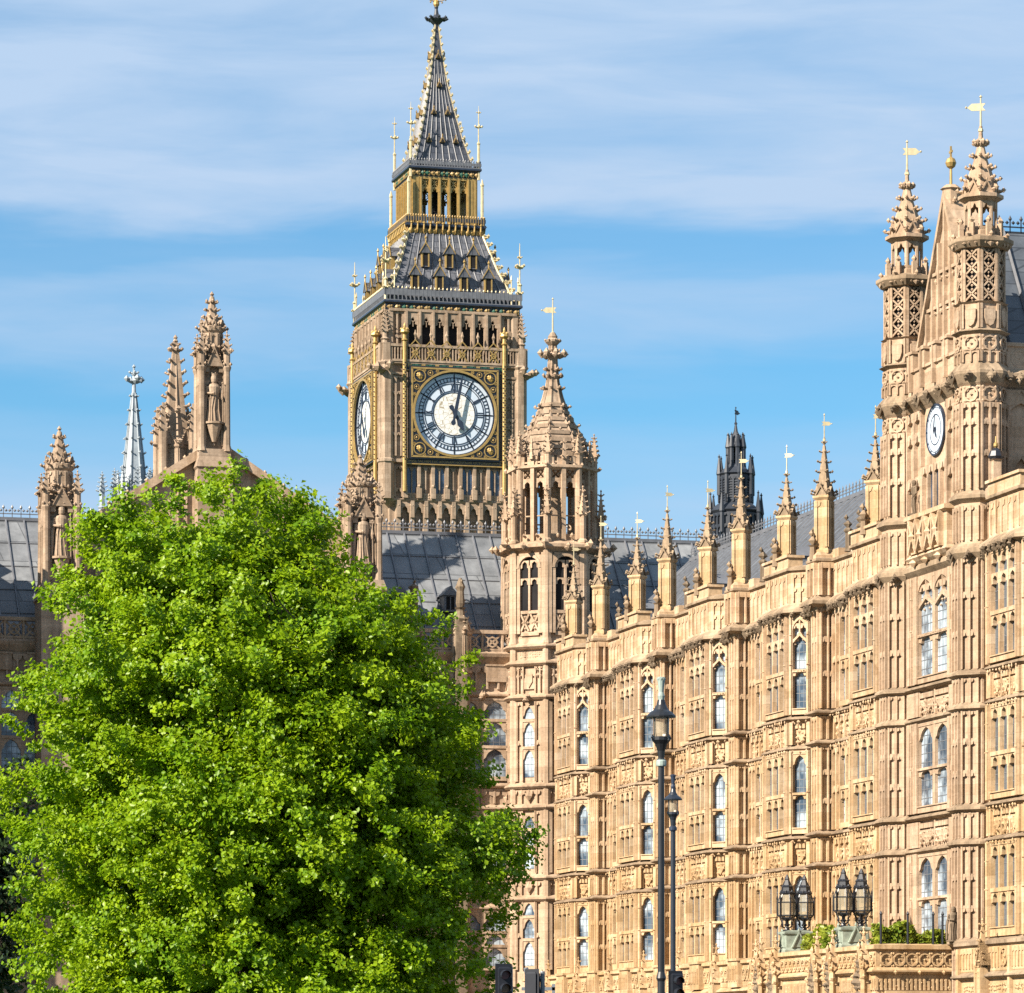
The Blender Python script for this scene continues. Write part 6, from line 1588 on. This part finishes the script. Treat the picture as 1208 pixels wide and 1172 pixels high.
# ------------------------------------------------------------------ trees
def tube_limb(m, p, d, l, r, depth, rng, tips):
    pts = [p]; q = Vector(p); dd = Vector(d).normalized(); n = 4
    for i in range(n):
        dd = (dd + Vector(rng.normal(size=3) * .13) + Vector((0, 0, .06))).normalized(); q = q + dd * l / n; pts.append(tuple(q))
    m.tube(pts, [r * (1 - .5 * i / n) for i in range(n + 1)], 7 if depth > 1 else 5)
    if depth == 0: tips.append(q); return
    for c in range(3 if depth > 1 else 4):
        a = rng.uniform(0, 2 * math.pi); s = Vector((math.cos(a), math.sin(a), rng.uniform(.1, .7)))
        tube_limb(m, tuple(Vector(pts[2 + c % 3])), tuple(dd * .55 + s * .75), l * rng.uniform(.55, .8), r * .48, depth - 1, rng, tips)
def crown_tree(label, kind, loc, outline, depth_k, n_bough, brad, per_bough, n_fill, per, leaf, mat, seed, clus=.4, shoots=5, group=None, trunk_r=.34):
    """outline: (height, left x, right x) of the crown seen from the south; the crown is as deep as it is wide"""
    t = thing(kind, label, 'tree', loc, 0, group)
    rng = np.random.default_rng(seed)
    zs = np.array([o[0] for o in outline]); ls = np.array([o[1] for o in outline]); rs = np.array([o[2] for o in outline])
    # boughs: rounded masses near the outside of the crown, lit above and dark between; sprays of leaves cover each bough
    w = rs - ls
    def inside(x, y, z, grow):
        if z > zs[-1] + grow or z < zs[0] - grow: return False
        l, r = np.interp(z, zs, ls), np.interp(z, zs, rs); c, h = (l + r) / 2, (r - l) / 2 + grow
        return ((x - c) / h) ** 2 + (y / (h * depth_k)) ** 2 < 1
    P = []; Nn = []; tries = 0; B = []
    while len(B) < n_bough and tries < 40000:
        tries += 1
        z = rng.uniform(zs[0], zs[-1]); l, r = np.interp(z, zs, ls), np.interp(z, zs, rs)
        if rng.uniform() > (r - l) / w.max(): continue
        rad = rng.uniform(*brad); c, h = (l + r) / 2, (r - l) / 2
        a = rng.uniform(0, 2 * math.pi); f = rng.uniform() ** .22
        hh = max(.05, h - rad * .85)
        q = np.array((c + hh * f * math.cos(a), hh * depth_k * f * math.sin(a), z))
        if not inside(q[0], q[1], z + rad * .75, .35): continue
        if any(np.linalg.norm(q - b[0]) < .54 * (rad + b[1]) for b in B) and tries < 25000: continue
        B.append((q, rad))
    for q, rad in B:
        nb_ = int(per_bough * (rad / brad[1]) ** 2)
        for _ in range(nb_):
            d = rng.normal(size=3); d /= np.linalg.norm(d)
            if d[2] < -.35 and rng.uniform() < .75: d[2] = -d[2]
            s_ = rad * rng.uniform(.72, 1.08)
            p = q + d * (s_, s_, s_ * .8)
            if not inside(p[0], p[1], p[2], .28): continue
            P.append(p); Nn.append(d)
    for _ in range(n_fill):                                         # thin inner leafage
        z = rng.uniform(zs[0], zs[-1] - 1); l, r = np.interp(z, zs, ls), np.interp(z, zs, rs); a = rng.uniform(0, 6.283); f = rng.uniform() ** .5 * .78
        P.append(np.array(((l + r) / 2 + (r - l) / 2 * f * math.cos(a), (r - l) / 2 * depth_k * f * math.sin(a), z))); Nn.append(np.array((math.cos(a), math.sin(a), .3)))
    zed = []
    for z, l, r in zip(zs, ls, rs):                                 # loose shoots along the outline
        for k in range(shoots):
            a = rng.uniform(0, 6.283); zz = z + rng.uniform(-.5, .5); l_, r_ = np.interp(zz, zs, ls), np.interp(zz, zs, rs)
            d = np.array((math.cos(a), math.sin(a), rng.uniform(.2, 1.3))); d /= np.linalg.norm(d)
            p0 = np.array(((l_ + r_) / 2 + (r_ - l_) / 2 * math.cos(a) * .96, (r_ - l_) / 2 * depth_k * math.sin(a) * .96, zz))
            for t_ in (0, .28, .5): P.append(p0 + d * t_); Nn.append(d)
    vs = []
    for q, nn in zip(P, Nn):
        n = int(per * rng.uniform(.6, 1.4)); s = clus * rng.uniform(.65, 1.3)
        d = rng.normal(size=(n, 3)); d /= np.linalg.norm(d, axis=1)[:, None]
        d *= (rng.uniform(size=n) ** .45)[:, None]
        ax = np.array(nn); d = d * (s, s, s * .7) + np.outer(rng.uniform(-.5, .8, n) * s, ax)
        vs.append(leaf_cloud(d + np.array(q), ax * .8 + np.array((0, 0, .4)), leaf, rng, .6))
    v = np.concatenate(vs)
    leaf_object('crown', v, mat, t)
    m = MB(); tips = []
    base = (0, 0, 0); zc = zs[0]
    m.tube([(0, 0, -.1), (.05, 0, zc * .5), (-.05, .05, zc), (.0, 0, zs[0] + (zs[-1] - zs[0]) * .45), (.1, 0, zs[0] + (zs[-1] - zs[0]) * .8)], [trunk_r * 1.35, trunk_r, trunk_r * .9, trunk_r * .55, trunk_r * .2], 10)
    for k in range(13):
        a = 2.4 * k; f = .02 + .74 * k / 13; z = zs[0] + (zs[-1] - zs[0]) * f; h = (np.interp(z, zs, rs) - np.interp(z, zs, ls)) / 2
        tube_limb(m, (0, 0, z), (math.cos(a), math.sin(a), .55), h * .40, trunk_r * (.5 - .3 * f), 2, rng, tips)
    m.build('trunk', BARK, t)
    return t
TY = 108.0
def tzx(py, l, r): return (1.7 + (1270 - py) * TY / 5000, (l - 300) * TY / 5000, (r - 300) * TY / 5000)
OUT = [tzx(*o) for o in ((1215, 80, 525), (1185, 30, 578), (1140, 20, 590), (1090, 24, 596), (1040, 18, 608), (1010, 4, 632), (985, 0, 630), (950, 6, 596), (910, 26, 582), (870, 20, 582), (830, 14, 572), (800, 16, 552), (765, 26, 534), (735, 46, 506), (710, 70, 458), (690, 92, 424), (668, 96, 410), (652, 104, 396), (638, 114, 382), (626, 118, 376), (612, 134, 360), (602, 152, 346), (596, 176, 328), (593, 208, 304))]
crown_tree('big bright green broadleaf tree in full leaf in front of the hall', 'broadleaf_tree', ((300 - 604) / 5000 * TY, TY, 0), OUT, .82, 260, (.65, 1.35), 40, 3200, 62, .112, LEAF, 11, .33, 6)
Y2 = 128.0
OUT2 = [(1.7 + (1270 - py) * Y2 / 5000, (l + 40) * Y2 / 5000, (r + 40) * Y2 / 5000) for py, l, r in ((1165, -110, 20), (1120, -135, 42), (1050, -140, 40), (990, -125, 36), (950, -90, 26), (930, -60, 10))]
crown_tree('dark leaved tree at the left edge behind the big bright tree', 'dark_tree', ((-40 - 604) / 5000 * Y2, Y2, 0), OUT2, .9, 60, (.6, 1.1), 22, 80, 40, .15, LEAF_DARK, 5, .36, 3, trunk_r=.2)

# ------------------------------------------------------------------ street lamps
def lamp(label, px, Y, top_py, hood, body, cap, seed):
    z = lambda py: 1.7 + (1270 - py) * Y / 5000
    zt = z(top_py); t = thing('street_lamp', label, 'lamp post', ((px - 604) / 5000 * Y, Y, 0), 0, 'street lamps')
    s = hood / .46
    m = MB(); zl = zt - .98 * s
    m.lathe(0, 0, [(.16, 0), (.16, .9), (.11, 1.0), (.12, 1.1), (.07, 1.3), (.06, 3.2), (.08, 3.25), (.056, 3.35), (.05, zl - .42 * s), (.075, zl - .4 * s), (.075, zl - .34 * s), (.05, zl - .3 * s), (.07, zl - .1 * s), (.09, zl)], 12, apo=False)
    m.build('pole', body, t)
    m = MB(); m.lathe(0, 0, [(.078, zl - .43 * s), (.084, zl - .41 * s), (.084, zl - .35 * s), (.07, zl - .33 * s)], 12, apo=False); m.build('collar', cap, t)
    m = MB()
    m.lathe(0, 0, [(.05, zl - .22 * s), (.1 * s, zl - .08 * s), (.15 * s, zl - .02 * s), (.15 * s, zl + .03 * s), (.1 * s, zl + .04 * s)], 12, apo=False)
    for q in range(4):
        a = R(90 * q + 40); x, y = math.cos(a) * .15 * s, math.sin(a) * .15 * s
        m.tube([(x, y, zl), (x * 1.05, y * 1.05, zl + .36 * s)], [.011 * s, .011 * s], 5); m.tube([(x * 1.1, y * 1.1, zl - .03 * s), (x * 1.35, y * 1.35, zl + .02 * s), (x * 1.2, y * 1.2, zl + .06 * s)], [.014 * s] * 3, 5)
    m.build('bracket', body, t)
    m = MB(); m.lathe(0, 0, [(.10 * s, zl + .03 * s), (.118 * s, zl + .09 * s), (.128 * s, zl + .34 * s)], 14, apo=False); m.build('glass_globe', LAMPGLASS, t, smooth=False)
    m = MB(); m.lathe(0, 0, [(.14 * s, zl + .335 * s), (.23 * s, zl + .34 * s), (.232 * s, zl + .365 * s), (.18 * s, zl + .42 * s), (.12 * s, zl + .46 * s), (.075 * s, zl + .54 * s), (.055 * s, zl + .62 * s)], 18, apo=False); m.build('hood', body, t)
    m = MB(); m.lathe(0, 0, [(.05 * s, zl + .61 * s), (.058 * s, zl + .68 * s), (.04 * s, zl + .74 * s), (.045 * s, zl + .80 * s), (.066 * s, zl + .97 * s), (.05 * s, zl + .98 * s)], 10, apo=False)
    for q in range(8): a = R(45 * q); m.knob(math.cos(a) * .058 * s, math.sin(a) * .058 * s, zl + .95 * s, .016 * s, 1, 1, 2)
    m.build('finial', cap, t)
    return t
LAMP_BLACK = plain_mat('lamp_black_paint', (.012, .013, .016), .38, 0, .25, 6, .5)
LAMP_CAP = plain_mat('pale_green_cap', (.26, .32, .29), .5, 0, .2, 8, .4)
lamp('tall black street lamp with a pale green cap on its hood', 780, 67.0, 799, .46, LAMP_BLACK, LAMP_CAP, 1)
lamp('lower slim navy street lamp just behind the taller black one', 794, 89.0, 914, .385, plain_mat('navy_paint', (.014, .019, .03), .38, 0, .2, 6, .5), plain_mat('navy_cap', (.018, .028, .055), .4, 0, .2, 6, .5), 2)

# ------------------------------------------------------------------ traffic signals
SIGNAL = plain_mat('signal_black_plastic', (.012, .014, .02), .5, 0, .2, 6, .3)
GREY = plain_mat('galvanised_steel', (.16, .18, .20), .5, .2, .25, 5, .5)
LENS = [plain_mat('unlit_%s_lens' % n, c, .3, 0, .1, 8, .5) for n, c in (('red', (.10, .02, .02)), ('amber', (.12, .06, .012)), ('green', (.012, .07, .05)))]
def signal(label, px, Y, top_py, deg, back=False):
    zt = (1.7 + (1270 - top_py) * Y / 5000) / .76
    t = thing('traffic_light', label, 'traffic light', ((px - 604) / 5000 * Y, Y, 0), deg, 'traffic lights along the road')
    m = MB(); m.lathe(0, 0, [(.07, 0), (.057, .2), (.057, zt - .02), (.05, zt)], 12, apo=False); m.build('pole', GREY, t)
    m = MB(); m.box(-.2, .0, -.1, .02, zt - .18, zt - .13); m.box(-.2, 0, -.1, .02, zt - .86, zt - .81); m.build('clamp', GREY, t)
    zc = zt - .5
    with_b = MB()
    with with_b.at(-.17, -.14, zc, 180 if back else 0):
        b = with_b
        b.lathe(0, .02, [(.10, -.48), (.135, -.44), (.135, .44), (.10, .48)], 4, sx=1, sy=.75)
        b.box(-.19, .19, .06, .075, -.55, .55)
        for q in range(3):
            z = .3 - q * .3
            n = 10; r = .115
            for i in range(n):
                a0, a1 = R(-115 + 230 * i / n), R(-115 + 230 * (i + 1) / n)
                b.add([(r * math.sin(a0), -.08, z + r * math.cos(a0)), (r * math.sin(a1), -.08, z + r * math.cos(a1)), (r * math.sin(a1), -.27, z + r * math.cos(a1) - .02), (r * math.sin(a0), -.27, z + r * math.cos(a0) - .02)], [(0, 1, 2, 3)])
    hd = b.build('signal_head', SIGNAL, t)
    for q in range(3):
        mm = MB()
        with mm.at(-.17, -.14, zc, 180 if back else 0): ring(mm, 0, .3 - q * .3, 0, .1, -.10, -.08, 16)
        mm.build('lens', LENS[q], hd)
    t.scale = (.76, .76, .76)
    return t
signal('dark traffic light at the tree edge, seen from its front', 602, 72.0, 1140, 12)
signal('traffic light seen from behind beside the octagonal turret foot', 640, 76.0, 1146, -30, True)
signal('dark traffic light behind the slim navy street lamp', 803, 80.0, 1148, 20)
m = MB(); tt = thing('bracket_post', 'grey steel post with crossed bracket arms near the turret foot', 'post', ((628 - 604) / 5000 * 78, 78, 0))
m.lathe(0, 0, [(.06, 0), (.055, 3.55)], 10, apo=False); m.box(-.2, .42, -.03, .03, 3.28, 3.34); m.box(-.2, .42, -.03, .03, 3.12, 3.16); m.box(.36, .42, -.03, .03, 2.6, 3.4); m.tube([(-.04, 0, 3.3), (-.12, 0, 3.7)], [.045, .045], 8)
m.build('post_arms', GREY, tt)

# ------------------------------------------------------------------ ground
def sheet(name, pts, z, mat):
    m = MB(); m.add([(x, y, z) for x, y in pts], [tuple(range(len(pts)))]); return tag(m.build(name, mat), None, None, kind='structure')
sheet('ground', [(-3000, -200), (3000, -200), (3000, 6000), (-3000, 6000)], -.14, GRASS)
sheet('road', [(-40, -60), (18, -60), (9, 135), (-60, 150)], -.12, ASPHALT)
m = MB()
m.slab([(18.3, -60), (90, -60), (60, 300), (-60, 300), (-60, 150.5), (9.2, 135.5)], -.12, 0.0)
tag(m.build('pavement', PAVING), None, None, kind='structure')
m = MB(); m.slab([(18, -60), (18.3, -60), (9.2, 135.5), (9, 135)], -.12, .01)
tag(m.build('kerb', WORN), None, None, kind='structure')
m = MB()
for k in range(24): y = -40 + k * 7; m.add([(4.0, y, -.116), (4.15, y, -.116), (4.1, y + 3, -.116), (3.95, y + 3, -.116)], [(0, 1, 2, 3)])
tag(m.build('road_markings', WHITE), None, None, kind='structure')
m = MB(); m.slab([(-42, 80), (2, 84), (4, 132), (-60, 148)], -.13, .03)
tag(m.build('lawn', GRASS), None, None, kind='structure')
